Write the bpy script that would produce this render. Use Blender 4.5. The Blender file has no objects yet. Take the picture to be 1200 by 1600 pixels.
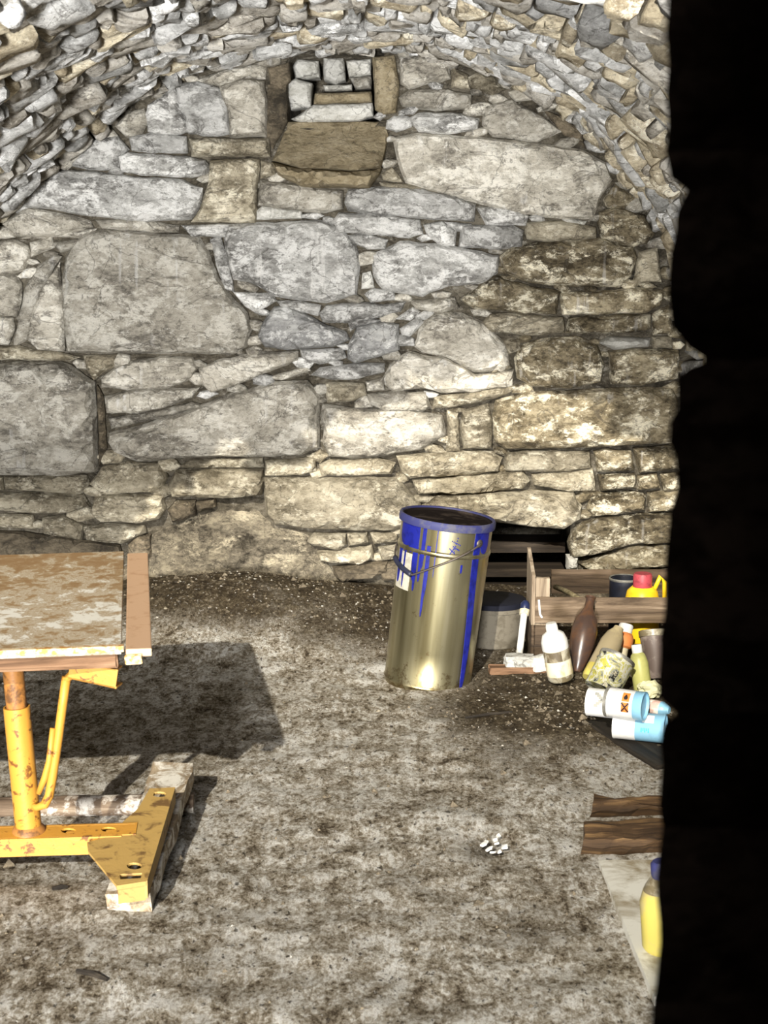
import bpy, bmesh, math, random
import numpy as np
from mathutils import Vector, Matrix, noise
from mathutils.geometry import delaunay_2d_cdt

random.seed(11)
RNG = random.Random(5)
SC = bpy.context.scene
COL = SC.collection

# ------------------------------------------------------------------ camera
EYE = 1.52
PITCH = math.radians(10.6)
FPX = 2560.0
cd = bpy.data.cameras.new('camera')
cam = bpy.data.objects.new('camera', cd)
COL.objects.link(cam)
cam.location = (0, 0, EYE)
cam.rotation_euler = (math.radians(90) - PITCH, 0, 0)
cd.sensor_fit = 'VERTICAL'
cd.sensor_height = 24.0
cd.sensor_width = 18.0
cd.lens = 24.0 * FPX / 1600.0
cd.clip_start = 0.02
cd.clip_end = 200
cd.dof.use_dof = True
cd.dof.focus_distance = 5.2
cd.dof.aperture_fstop = 6.5
SC.camera = cam

# ------------------------------------------------------------------ world, sun, exposure
SUN_A, SUN_B = 0.38, 1.87            # metres right / forward per metre of drop
world = bpy.data.worlds.new('sky')
SC.world = world
world.use_nodes = True
wn = world.node_tree
wn.nodes.clear()
wo = wn.nodes.new('ShaderNodeOutputWorld')
wb = wn.nodes.new('ShaderNodeBackground')
ws = wn.nodes.new('ShaderNodeTexSky')
ws.sky_type = 'NISHITA'
ws.sun_disc = False
ws.sun_elevation = math.atan(1 / math.hypot(SUN_A, SUN_B))
ws.sun_rotation = math.radians(180) + math.atan2(SUN_A, SUN_B)
ws.air_density = 1.0
ws.dust_density = 2.5
wn.links.new(ws.outputs[0], wb.inputs[0])
wb.inputs[1].default_value = 0.05
wn.links.new(wb.outputs[0], wo.inputs[0])

sd = bpy.data.lights.new('sun', 'SUN')
sun = bpy.data.objects.new('sun', sd)
COL.objects.link(sun)
sun.location = (-2, -6, 6)
sun.rotation_euler = Vector((SUN_A, SUN_B, -1)).to_track_quat('-Z', 'Y').to_euler()
sd.energy = 5.7
sd.angle = math.radians(0.6)
sd.color = (1.0, 0.93, 0.80)

# added area lamp behind the camera that brightens the upper wall and vault
ad = bpy.data.lights.new('vault_fill', 'AREA')
area = bpy.data.objects.new('vault_fill', ad)
COL.objects.link(area)
area.location = (-1.05, -5.0, 0.60)
area.rotation_euler = (Vector((-0.2, 6.2, 1.5)) - area.location).to_track_quat('-Z', 'Z').to_euler()
ad.shape = 'RECTANGLE'
ad.size = 1.0
ad.size_y = 0.9
ad.energy = 1700.0
ad.color = (1.0, 0.985, 0.96)

vs = SC.view_settings
vs.view_transform = 'Standard'
vs.look = 'None'
vs.exposure = 0.15
vs.gamma = 1.0
vs.use_curve_mapping = False

# ------------------------------------------------------------------ pixel measurements to world points
CP, SP = math.cos(PITCH), math.sin(PITCH)


def ray(px, py):
    a = (px - 600) / FPX
    b = (800 - py) / FPX
    return Vector((a, CP + b * SP, -SP + b * CP))


def at_y(px, py, y):
    r = ray(px, py)
    return Vector((0, 0, EYE)) + r * (y / r.y)


def at_z(px, py, z=0.0):
    r = ray(px, py)
    return Vector((0, 0, EYE)) + r * ((z - EYE) / r.z)


def at_slope(px, py, off, k, y0):
    r = ray(px, py)                                   # plane z = off + k (y - y0)
    t = (off - k * y0 - EYE) / (r.z - k * r.y)
    return Vector((0, 0, EYE)) + r * t


WALL_Y = 6.2

# ------------------------------------------------------------------ materials


def nd(nt, typ, ins=None, **props):
    n = nt.nodes.new(typ)
    for k, v in props.items():
        setattr(n, k, v)
    for k, v in (ins or {}).items():
        if isinstance(v, bpy.types.NodeSocket):
            nt.links.new(v, n.inputs[k])
        else:
            n.inputs[k].default_value = v
    return n


def rgba(c):
    return (c[0], c[1], c[2], 1.0)


def ramp(nt, fac, stops, interp='LINEAR'):
    n = nt.nodes.new('ShaderNodeValToRGB')
    n.color_ramp.interpolation = interp
    e = n.color_ramp.elements
    while len(e) < len(stops):
        e.new(0.5)
    for i, (p, c) in enumerate(stops):
        e[i].position = p
        e[i].color = rgba(c) if isinstance(c, (tuple, list)) else (c, c, c, 1)
    nt.links.new(fac, n.inputs[0])
    return n.outputs[0]


def mixc(nt, fac, a, b, mode='MIX'):
    n = nt.nodes.new('ShaderNodeMix')
    n.data_type = 'RGBA'
    n.blend_type = mode
    for sock, v in ((n.inputs[0], fac), (n.inputs[6], a), (n.inputs[7], b)):
        if isinstance(v, bpy.types.NodeSocket):
            nt.links.new(v, sock)
        elif isinstance(v, (tuple, list)):
            sock.default_value = rgba(v)
        else:
            sock.default_value = v
    return n.outputs[2]


def newmat(name):
    m = bpy.data.materials.new(name)
    m.use_nodes = True
    nt = m.node_tree
    nt.nodes.clear()
    out = nt.nodes.new('ShaderNodeOutputMaterial')
    b = nt.nodes.new('ShaderNodeBsdfPrincipled')
    nt.links.new(b.outputs[0], out.inputs[0])
    b.inputs['Specular IOR Level'].default_value = 0.25
    return m, nt, b


def noise_fac(nt, vec, scale, detail=6, rough=0.6, dist=0.0):
    return nd(nt, 'ShaderNodeTexNoise', {'Vector': vec, 'Scale': scale, 'Detail': detail, 'Roughness': rough, 'Distortion': dist}).outputs[0]


def bump(nt, b, h, strength, dist):
    n = nd(nt, 'ShaderNodeBump', {'Height': h, 'Strength': strength, 'Distance': dist})
    nt.links.new(n.outputs[0], b.inputs['Normal'])


def stone_material(name, dark, mid, light, crust=None, crust_at=0.6, crust_scale=9.0, spots=0.5, streak=0.0, rough=0.92, bump_s=0.7, vary=0.25, spec=0.2, cracks=1.0):
    m, nt, b = newmat(name)
    pos = nd(nt, 'ShaderNodeNewGeometry').outputs['Position']
    rnd = nd(nt, 'ShaderNodeObjectInfo').outputs['Random']
    off = nd(nt, 'ShaderNodeVectorMath', {0: pos, 1: nd(nt, 'ShaderNodeCombineXYZ', {0: rnd, 1: rnd, 2: rnd}).outputs[0]}, operation='ADD').outputs[0]
    stretch = nd(nt, 'ShaderNodeMapping', {'Vector': off, 'Scale': (1, 1, 1.7)}).outputs[0]
    n1 = noise_fac(nt, stretch, 5.0, 9, 0.66, 0.6)
    n2 = noise_fac(nt, stretch, 34.0, 9, 0.78, 0.4)
    mixn = nd(nt, 'ShaderNodeMath', {0: nd(nt, 'ShaderNodeMath', {0: n1, 1: 0.55}, operation='MULTIPLY').outputs[0],
                                     1: nd(nt, 'ShaderNodeMath', {0: n2, 1: 0.45}, operation='MULTIPLY').outputs[0]}, operation='ADD').outputs[0]
    c = ramp(nt, mixn, [(0.41, dark), (0.495, mid), (0.575, light)])
    ridge = nd(nt, 'ShaderNodeMath', {0: nd(nt, 'ShaderNodeMath', {0: noise_fac(nt, stretch, 3.4, 5, 0.55, 0.9), 1: 0.5}, operation='SUBTRACT').outputs[0]}, operation='ABSOLUTE').outputs[0]
    ridge2 = nd(nt, 'ShaderNodeMath', {0: nd(nt, 'ShaderNodeMath', {0: noise_fac(nt, stretch, 15.0, 6, 0.65, 0.6), 1: 0.5}, operation='SUBTRACT').outputs[0]}, operation='ABSOLUTE').outputs[0]
    if crust:
        cn = noise_fac(nt, stretch, crust_scale, 10, 0.80, 0.25)
        c = mixc(nt, ramp(nt, cn, [(crust_at - 0.05, 0.0), (crust_at + 0.02, 1.0)]), c, crust)
    if streak:
        sv = nd(nt, 'ShaderNodeMapping', {'Vector': off, 'Scale': (34, 34, 1.6)}).outputs[0]
        sn = noise_fac(nt, sv, 1.0, 3, 0.5, 0.2)
        big = noise_fac(nt, off, 3.0, 2, 0.5)
        sf = nd(nt, 'ShaderNodeMath', {0: ramp(nt, sn, [(0.60, 0.0), (0.68, 1.0)]), 1: ramp(nt, big, [(0.45, 0.0), (0.6, streak)])}, operation='MULTIPLY').outputs[0]
        c = mixc(nt, sf, c, (0.80, 0.79, 0.76))
    if spots:
        sp = noise_fac(nt, stretch, 60.0, 5, 0.8)
        c = mixc(nt, ramp(nt, sp, [(0.33, spots), (0.44, 0.0)]), c, (0.035, 0.030, 0.024))
    c = mixc(nt, ramp(nt, ridge, [(0.0, 0.65 * cracks), (0.005, 0.3 * cracks), (0.010, 0.0)]), c, (0.05, 0.043, 0.034))
    c = mixc(nt, ramp(nt, ridge2, [(0.0, 0.26 * cracks), (0.012, 0.0)]), c, (0.07, 0.06, 0.046))
    # every stone its own overall value
    vv = nd(nt, 'ShaderNodeMapRange', {0: rnd, 3: 1.0 - vary, 4: 1.0 + vary}).outputs[0]
    hs = nd(nt, 'ShaderNodeHueSaturation', {'Color': c, 'Value': vv}).outputs[0]
    nt.links.new(hs, b.inputs['Base Color'])
    b.inputs['Roughness'].default_value = rough
    bh = nd(nt, 'ShaderNodeMath', {0: nd(nt, 'ShaderNodeMath', {0: n2, 1: 1.0}, operation='MULTIPLY').outputs[0],
                                   1: nd(nt, 'ShaderNodeMath', {0: noise_fac(nt, stretch, 90.0, 4, 0.7), 1: 0.35}, operation='MULTIPLY').outputs[0]}, operation='ADD').outputs[0]
    bump(nt, b, bh, bump_s, 0.03)
    b.inputs['Specular IOR Level'].default_value = spec
    return m


def plain(name, col, rough=0.5, metal=0.0, var=0.0, scale=20.0, col2=None, at=0.55, soft=0.06, bmp=0.0, spec=0.4, alpha=None, trans=0.0):
    m, nt, b = newmat(name)
    tc = nd(nt, 'ShaderNodeTexCoord').outputs['Object']
    n = noise_fac(nt, tc, scale, 7, 0.65, 0.4)
    c2 = col2 or tuple(x * (1 - var) for x in col)
    c = ramp(nt, n, [(at - soft, col), (at + soft, c2)])
    nt.links.new(c, b.inputs['Base Color'])
    b.inputs['Roughness'].default_value = rough
    b.inputs['Metallic'].default_value = metal
    b.inputs['Specular IOR Level'].default_value = spec
    b.inputs['Transmission Weight'].default_value = trans
    if bmp:
        bump(nt, b, n, bmp, 0.01)
    return m


def wood(name, dark, mid, light, axis=0, scale=1.0, rough=0.8, bmp=0.4, stain=None, stain_at=0.6):
    m, nt, b = newmat(name)
    tc = nd(nt, 'ShaderNodeTexCoord').outputs['Object']
    s = [22.0 * scale] * 3
    s[axis] = 1.6 * scale
    mp = nd(nt, 'ShaderNodeMapping', {'Vector': tc, 'Scale': tuple(s)}).outputs[0]
    n = noise_fac(nt, mp, 1.4, 8, 0.68, 0.7)
    c = ramp(nt, n, [(0.34, dark), (0.5, mid), (0.66, light)])
    if stain:
        sn = noise_fac(nt, tc, 14.0, 8, 0.75, 0.5)
        c = mixc(nt, ramp(nt, sn, [(stain_at - 0.05, 0.0), (stain_at + 0.05, 1.0)]), c, stain)
    nt.links.new(c, b.inputs['Base Color'])
    b.inputs['Roughness'].default_value = rough
    bump(nt, b, n, bmp, 0.008)
    return m


M = {}
M['light'] = stone_material('stone_pale_grey', (0.17, 0.165, 0.155), (0.40, 0.395, 0.375), (0.60, 0.595, 0.57), (0.80, 0.795, 0.77), 0.53, 11, 0.7, 0.9)
M['grey'] = stone_material('stone_beige_grey', (0.17, 0.155, 0.13), (0.43, 0.40, 0.335), (0.58, 0.545, 0.47), (0.74, 0.71, 0.63), 0.55, 10, 0.65, 0.6)
M['tan'] = stone_material('stone_tan', (0.13, 0.11, 0.075), (0.34, 0.30, 0.22), (0.52, 0.47, 0.36), (0.70, 0.65, 0.52), 0.57, 11, 0.7, 0.0)
M['brown'] = stone_material('stone_brown_blotched', (0.045, 0.035, 0.02), (0.20, 0.165, 0.105), (0.40, 0.345, 0.235), (0.86, 0.80, 0.63), 0.565, 10, 0.8, 0.35)
M['dark'] = stone_material('stone_dark_brown', (0.05, 0.042, 0.03), (0.14, 0.115, 0.08), (0.26, 0.215, 0.15), (0.45, 0.40, 0.30), 0.64, 14, 0.6, 0.0)
M['sill'] = stone_material('stone_sill_brown', (0.17, 0.135, 0.08), (0.34, 0.28, 0.175), (0.46, 0.39, 0.265), (0.66, 0.62, 0.52), 0.66, 22, 0.4, 0.0, vary=0.05)
M['white'] = stone_material('stone_white', (0.46, 0.45, 0.40), (0.68, 0.67, 0.62), (0.82, 0.81, 0.76), None, spots=0.3)
M['bluegrey'] = stone_material('stone_blue_grey', (0.20, 0.20, 0.195), (0.36, 0.36, 0.355), (0.54, 0.54, 0.52), (0.76, 0.76, 0.74), 0.57, 12, 0.5, 0.0)
M['earth'] = stone_material('bedrock', (0.05, 0.042, 0.03), (0.23, 0.20, 0.15), (0.44, 0.385, 0.28), (0.70, 0.62, 0.46), 0.58, 7, 0.9, 0.0, bump_s=1.0)
M['mortar'] = stone_material('mortar', (0.05, 0.042, 0.03), (0.16, 0.138, 0.10), (0.32, 0.285, 0.22), (0.50, 0.465, 0.39), 0.60, 14, 0.8, 0.0, bump_s=1.0)
M['vault'] = stone_material('vault_stone', (0.24, 0.215, 0.175), (0.46, 0.43, 0.375), (0.66, 0.635, 0.58), (0.84, 0.80, 0.70), 0.60, 8, 0.6, 0.0, vary=0.4)
M['vault_cool'] = stone_material('vault_stone_cool', (0.22, 0.22, 0.21), (0.43, 0.43, 0.42), (0.64, 0.64, 0.625), (0.88, 0.88, 0.87), 0.58, 8, 0.5, 0.0, vary=0.4)
M['vault_tan'] = stone_material('vault_stone_tan', (0.22, 0.18, 0.12), (0.45, 0.39, 0.28), (0.66, 0.59, 0.44), (0.86, 0.81, 0.67), 0.58, 8, 0.6, 0.0, vary=0.3)
M['gap'] = stone_material('vault_core', (0.012, 0.010, 0.007), (0.03, 0.025, 0.018), (0.06, 0.05, 0.036), None, spots=0.5)
M['jamb'] = stone_material('doorway_stone_shaded', (0.0006, 0.0004, 0.0003), (0.0016, 0.0011, 0.0008), (0.0045, 0.0032, 0.0024), None, spots=0.0, spec=0.0, cracks=0.0)  # stone colour sunk to near black to carry the doorway's shade
M['shade_black'] = plain('shade_dark_plaster', (0.002, 0.0016, 0.0013), 0.95, var=0.5, spec=0.0)  # near-black base colour holds the shade of the unlit doorway
M['pale_ground'] = stone_material('pale_paving', (0.16, 0.15, 0.12), (0.28, 0.26, 0.22), (0.40, 0.38, 0.33), None, spots=0.2)

# ------------------------------------------------------------------ object helpers


def finish(name, verts, faces, mat, parent=None, smooth=False, data_mats=None):
    me = bpy.data.meshes.new(name)
    me.from_pydata([tuple(v) for v in verts], [], faces)
    for mm in (data_mats or [mat]):
        me.materials.append(mm)
    me.validate()
    bm = bmesh.new()
    bm.from_mesh(me)
    bmesh.ops.recalc_face_normals(bm, faces=bm.faces)
    bm.to_mesh(me)
    bm.free()
    if smooth:
        me.polygons.foreach_set('use_smooth', [True] * len(me.polygons))
    o = bpy.data.objects.new(name, me)
    COL.objects.link(o)
    if parent is not None:
        o.parent = parent
    return o


def tag(o, label=None, cat=None, group=None, kind=None):
    if label:
        o['label'] = label
    if cat:
        o['category'] = cat
    if group:
        o['group'] = group
    if kind:
        o['kind'] = kind
    return o


def thing(name, label, cat, loc, rotz=0.0, group=None):
    o = bpy.data.objects.new(name, None)
    COL.objects.link(o)
    o.empty_display_size = 0.05
    o.location = loc
    o.rotation_euler = (0, 0, rotz)
    tag(o, label, cat, group)
    return o


class Geo:
    """collects verts / faces of ONE part"""

    def __init__(self, mtx=None):
        self.v, self.f, self.m = [], [], mtx or Matrix.Identity(4)

    def add(self, vs_, fs_):
        n = len(self.v)
        self.v += [self.m @ Vector(p) for p in vs_]
        self.f += [tuple(i + n for i in f) for f in fs_]
        return self

    def box(self, lo, hi, bev=0.0, jit=0.0, mtx=None):
        bm = bmesh.new()
        bmesh.ops.create_cube(bm, size=1.0)
        for v in bm.verts:
            v.co = Vector([lo[i] + (v.co[i] + 0.5) * (hi[i] - lo[i]) for i in range(3)])
        if bev:
            bmesh.ops.bevel(bm, geom=list(bm.edges), offset=bev, segments=2, affect='EDGES', profile=0.6)
        if jit:
            for v in bm.verts:
                v.co += Vector((RNG.uniform(-jit, jit), RNG.uniform(-jit, jit), RNG.uniform(-jit, jit)))
        bm.verts.index_update()
        mt = mtx or Matrix.Identity(4)
        self.add([mt @ v.co for v in bm.verts], [[v.index for v in f.verts] for f in bm.faces])
        bm.free()
        return self

    def lathe(self, prof, n=32, mtx=None):
        """prof: list of (r, z); r = 0 closes"""
        vs_, rings = [], []
        for r, z in prof:
            if r < 1e-6:
                rings.append([len(vs_)])
                vs_.append((0, 0, z))
            else:
                st = len(vs_)
                for i in range(n):
                    a = 2 * math.pi * i / n
                    vs_.append((r * math.cos(a), r * math.sin(a), z))
                rings.append(list(range(st, st + n)))
        fs_ = []
        for A, B in zip(rings[:-1], rings[1:]):
            for i in range(n):
                j = (i + 1) % n
                if len(A) == 1 and len(B) == 1:
                    continue
                if len(A) == 1:
                    fs_.append((A[0], B[i], B[j]))
                elif len(B) == 1:
                    fs_.append((A[i], A[j], B[0]))
                else:
                    fs_.append((A[i], A[j], B[j], B[i]))
        mt = mtx or Matrix.Identity(4)
        return self.add([mt @ Vector(p) for p in vs_], fs_)

    def tube(self, pts, r, n=10, cap=True):
        pts = [Vector(p) for p in pts]
        rr = r if isinstance(r, (list, tuple)) else [r] * len(pts)
        vs_, fs_ = [], []
        up = Vector((0.13, 0.31, 0.94))
        for k, p in enumerate(pts):
            d = (pts[min(k + 1, len(pts) - 1)] - pts[max(k - 1, 0)]).normalized()
            a = d.cross(up)
            if a.length < 1e-3:
                a = d.cross(Vector((1, 0, 0)))
            a.normalize()
            b = d.cross(a)
            for i in range(n):
                t = 2 * math.pi * i / n
                vs_.append(p + (a * math.cos(t) + b * math.sin(t)) * rr[k])
        for k in range(len(pts) - 1):
            for i in range(n):
                j = (i + 1) % n
                fs_.append((k * n + i, k * n + j, (k + 1) * n + j, (k + 1) * n + i))
        if cap:
            fs_.append(tuple(range(n)))
            fs_.append(tuple((len(pts) - 1) * n + i for i in range(n)))
        return self.add(vs_, fs_)

    def cylpatch(self, R, a0, a1, z0, z1, taper=None, na=5, nz=8, wob=0.0, off=0.0012, both=True):
        """patch on a cylinder of radius R about z; angle 0 looks to -y, grows towards +x; thin but solid"""
        vs_, fs_ = [], []
        rad = [R + off, R - 0.001] if both else [R + off]
        for q, rr in enumerate(rad):
            for k in range(nz + 1):
                t = k / nz
                z = z0 + (z1 - z0) * t
                mid = 0.5 * (a0 + a1)
                half = 0.5 * (a1 - a0) * (taper(t) if taper else 1.0)
                mid += wob * math.sin(t * 5.1 + z0 * 40)
                for i in range(na + 1):
                    a = mid + half * (2 * i / na - 1)
                    vs_.append((rr * math.sin(a), -rr * math.cos(a), z))
        w = na + 1
        for k in range(nz):
            for i in range(na):
                a = k * w + i
                fs_.append((a, a + 1, a + w + 1, a + w))
        if both:
            n0 = (nz + 1) * w
            for k in range(nz):
                for i, s in ((0, 1), (na, -1)):
                    a = k * w + i
                    fs_.append((a, a + w, a + w + n0, a + n0))
        return self.add(vs_, fs_)

    def build(self, name, mat, parent=None, smooth=False, auto=None):
        o = finish(name, self.v, self.f, mat, parent, smooth)
        if auto:
            o.data.polygons.foreach_set('use_smooth', [True] * len(o.data.polygons))
            o.data.set_sharp_from_angle(angle=math.radians(auto))
        return o


def axis_matrix(base, tip, spin=0.0):
    """local z runs from base towards tip, origin at base"""
    z = (tip - base).normalized()
    x = Vector((1, 0, 0))
    if abs(z.x) > 0.9:
        x = Vector((0, 1, 0))
    y = z.cross(x).normalized()
    x = y.cross(z).normalized()
    m = Matrix((x, y, z)).transposed().to_4x4()
    return Matrix.Translation(base) @ m @ Matrix.Rotation(spin, 4, 'Z')


def poly_area(p):
    a = 0.0
    for i in range(len(p)):
        x0, y0 = p[i]
        x1, y1 = p[(i + 1) % len(p)]
        a += x0 * y1 - x1 * y0
    return 0.5 * a


def seg_dist(P, poly):
    """distance of each point to the outline and whether it is inside"""
    P = np.asarray(P)
    Q = np.asarray(poly)
    R = np.roll(Q, -1, axis=0)
    d = R - Q
    L = (d ** 2).sum(1) + 1e-12
    t = np.clip(((P[:, None, :] - Q[None]) * d[None]).sum(2) / L[None], 0, 1)
    c = Q[None] + t[..., None] * d[None]
    dist = np.sqrt(((P[:, None, :] - c) ** 2).sum(2)).min(1)
    inside = np.zeros(len(P), bool)
    for (x0, y0), (x1, y1) in zip(Q, R):
        cond = ((y0 > P[:, 1]) != (y1 > P[:, 1]))
        xi = (x1 - x0) * (P[:, 1] - y0) / (y1 - y0 + 1e-15) + x0
        inside ^= cond & (P[:, 0] < xi)
    return dist, inside


def roughen(poly, step, amp, seed):
    out = []
    n = len(poly)
    for i in range(n):
        a, b = np.array(poly[i]), np.array(poly[(i + 1) % n])
        L = np.linalg.norm(b - a)
        k = max(1, int(round(L / step)))
        nrm = np.array([b[1] - a[1], a[0] - b[0]]) / (L + 1e-9)
        for q in range(k):
            p = a + (b - a) * q / k
            w = noise.noise(Vector((p[0] * 22, p[1] * 22, seed))) * amp * (1.0 if q else 0.5)
            out.append(tuple(p + nrm * w))
    return out


def stone_surface(poly, prot, edge, seed, amp=0.006, tilt=(0, 0), base=0.0, grid=None, back=0.05, ridge=1.0):
    """poly in metres (x, z) -> verts (x, depth towards viewer, z), faces"""
    if poly_area(poly) < 0:
        poly = poly[::-1]
    A = abs(poly_area(poly))
    step = min(0.035, max(0.014, math.sqrt(A) / 7))
    pl = roughen(poly, step, min(0.006, step * 0.28), seed)
    xs = [p[0] for p in pl]
    zs = [p[1] for p in pl]
    g = grid or min(0.05, max(0.014, math.sqrt(A) / 9))
    pts = []
    y = min(zs)
    r = random.Random(int(seed * 977))
    row = 0
    while y < max(zs):
        x = min(xs) + (g / 2 if row % 2 else 0)
        while x < max(xs):
            pts.append((x + r.uniform(-.3, .3) * g, y + r.uniform(-.3, .3) * g))
            x += g
        y += g * 0.87
        row += 1
    keep = []
    if pts:
        d, ins = seg_dist(pts, pl)
        keep = [p for p, dd, ii in zip(pts, d, ins) if ii and dd > g * 0.33]
    # a ring just inside the outline gives the rounded arris
    ring = []
    n = len(pl)
    for i in range(n):
        p0, p1, p2 = np.array(pl[i - 1]), np.array(pl[i]), np.array(pl[(i + 1) % n])
        t = (p2 - p0)
        t /= (np.linalg.norm(t) + 1e-9)
        ring.append(tuple(p1 + np.array([-t[1], t[0]]) * min(edge * 0.35, g * 0.3)))
    d, ins = seg_dist(ring, pl)
    ring = [p for p, dd, ii in zip(ring, d, ins) if ii and dd > g * 0.12]
    allv = [Vector(p) for p in pl + ring + keep]
    V, E, F, _, _, _ = delaunay_2d_cdt(allv, [(i, (i + 1) % n) for i in range(n)], [], 1, 1e-6)
    P = np.array([(v.x, v.y) for v in V])
    d, ins = seg_dist(P, pl)
    cx, cz = P.mean(0)
    verts = []
    for (x, z), dd in zip(P, d):
        u = min(dd / edge, 1.0)
        h = prot * (1 - (1 - u) ** 2.2 * ridge)
        nn = noise.fractal(Vector((x * 9, z * 13, seed * 3.7)), 0.8, 2.1, 4) * amp * 1.6
        cell = noise.cell(Vector((x * 5 + seed, z * 9, seed))) * amp * 0.5
        h += (nn + cell) * (0.25 + 0.75 * u) + ((x - cx) * tilt[0] + (z - cz) * tilt[1]) * (0.4 + 0.6 * u)
        verts.append([x, base + h, z])
    faces = [tuple(f) for f in F]
    cnt = {}
    for f in faces:
        for i in range(len(f)):
            a, b = f[i], f[(i + 1) % len(f)]
            cnt.setdefault((min(a, b), max(a, b)), []).append((a, b))
    bidx = {}
    for k, l in cnt.items():
        if len(l) == 1:
            a, b = l[0]
            for q in (a, b):
                if q not in bidx:
                    bidx[q] = len(verts)
                    verts.append([verts[q][0], base - back, verts[q][2]])
            faces.append((b, a, bidx[a], bidx[b]))
    return verts, faces


def wall_stone(poly_px, mat, parent, prot=0.035, edge=0.02, seed=0.0, amp=0.006, tilt=(0, 0), grow=0.0, plane=WALL_Y, name='stone', back=0.05, base=0.0):
    poly = []
    for px, py in poly_px:
        p = at_y(px, py, plane)
        poly.append((p.x, p.z))
    if grow:
        if poly_area(poly) < 0:
            poly = poly[::-1]
        n = len(poly)
        q = []
        for i in range(n):
            p0, p1, p2 = np.array(poly[i - 1]), np.array(poly[i]), np.array(poly[(i + 1) % n])
            a = p1 - p0
            b = p2 - p1
            a /= np.linalg.norm(a) + 1e-9
            b /= np.linalg.norm(b) + 1e-9
            nr = np.array([a[1] + b[1], -a[0] - b[0]])
            nr /= np.linalg.norm(nr) + 1e-9
            q.append(tuple(p1 + nr * grow))
        poly = q
    v, f = stone_surface(poly, prot, edge, seed, amp, tilt, base, back=back)
    return finish(name, [(x, plane - h, z) for x, h, z in v], f, M[mat], parent)  # one stone


# ------------------------------------------------------------------ floor


def hill(x, y, cx, cy, rx, ry):
    return math.exp(-(((x - cx) / rx) ** 2 + ((y - cy) / ry) ** 2))


def floor_z(x, y):
    z = 0.012 * noise.fractal(Vector((x * 1.7, y * 1.7, 3.0)), 0.9, 2.0, 3)
    z += 0.006 * noise.fractal(Vector((x * 9, y * 9, 7.0)), 0.7, 2.0, 4)
    z += 0.05 * max(0.0, min(1.0, (y - 5.3) / 0.8)) * (0.6 + 0.4 * hill(x, y, -0.6, 6, 0.8, 2))
    z += 0.13 * hill(x, y, -0.62, 5.85, 0.55, 0.50)
    z += 0.02 * hill(x, y, 0.75, 5.0, 0.35, 0.6)
    z -= 0.014 * hill(x, y, 0.245, 3.74, 0.06, 0.09)
    return z


def dirt(x, y):
    d = 0.55 * max(0.0, min(1.0, (y - 5.25) / 0.35)) + 0.25 * max(0.0, min(1.0, (y - 5.6) / 0.2))
    d += 1.25 * hill(x, y, 0.72, 4.95, 0.44, 0.52)
    d += 0.35 * hill(x, y, 0.35, 4.75, 0.35, 0.18)
    d += 0.45 * hill(x, y, 0.29, 3.30, 0.09, 0.16) + 0.5 * hill(x, y, 0.25, 3.74, 0.05, 0.09)
    d += 0.10 * hill(x, y, 0.45, 3.9, 0.6, 0.5)
    d -= 0.28 * hill(x, y, -0.25, 4.75, 0.42, 0.5)
    return d - 0.02


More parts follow.
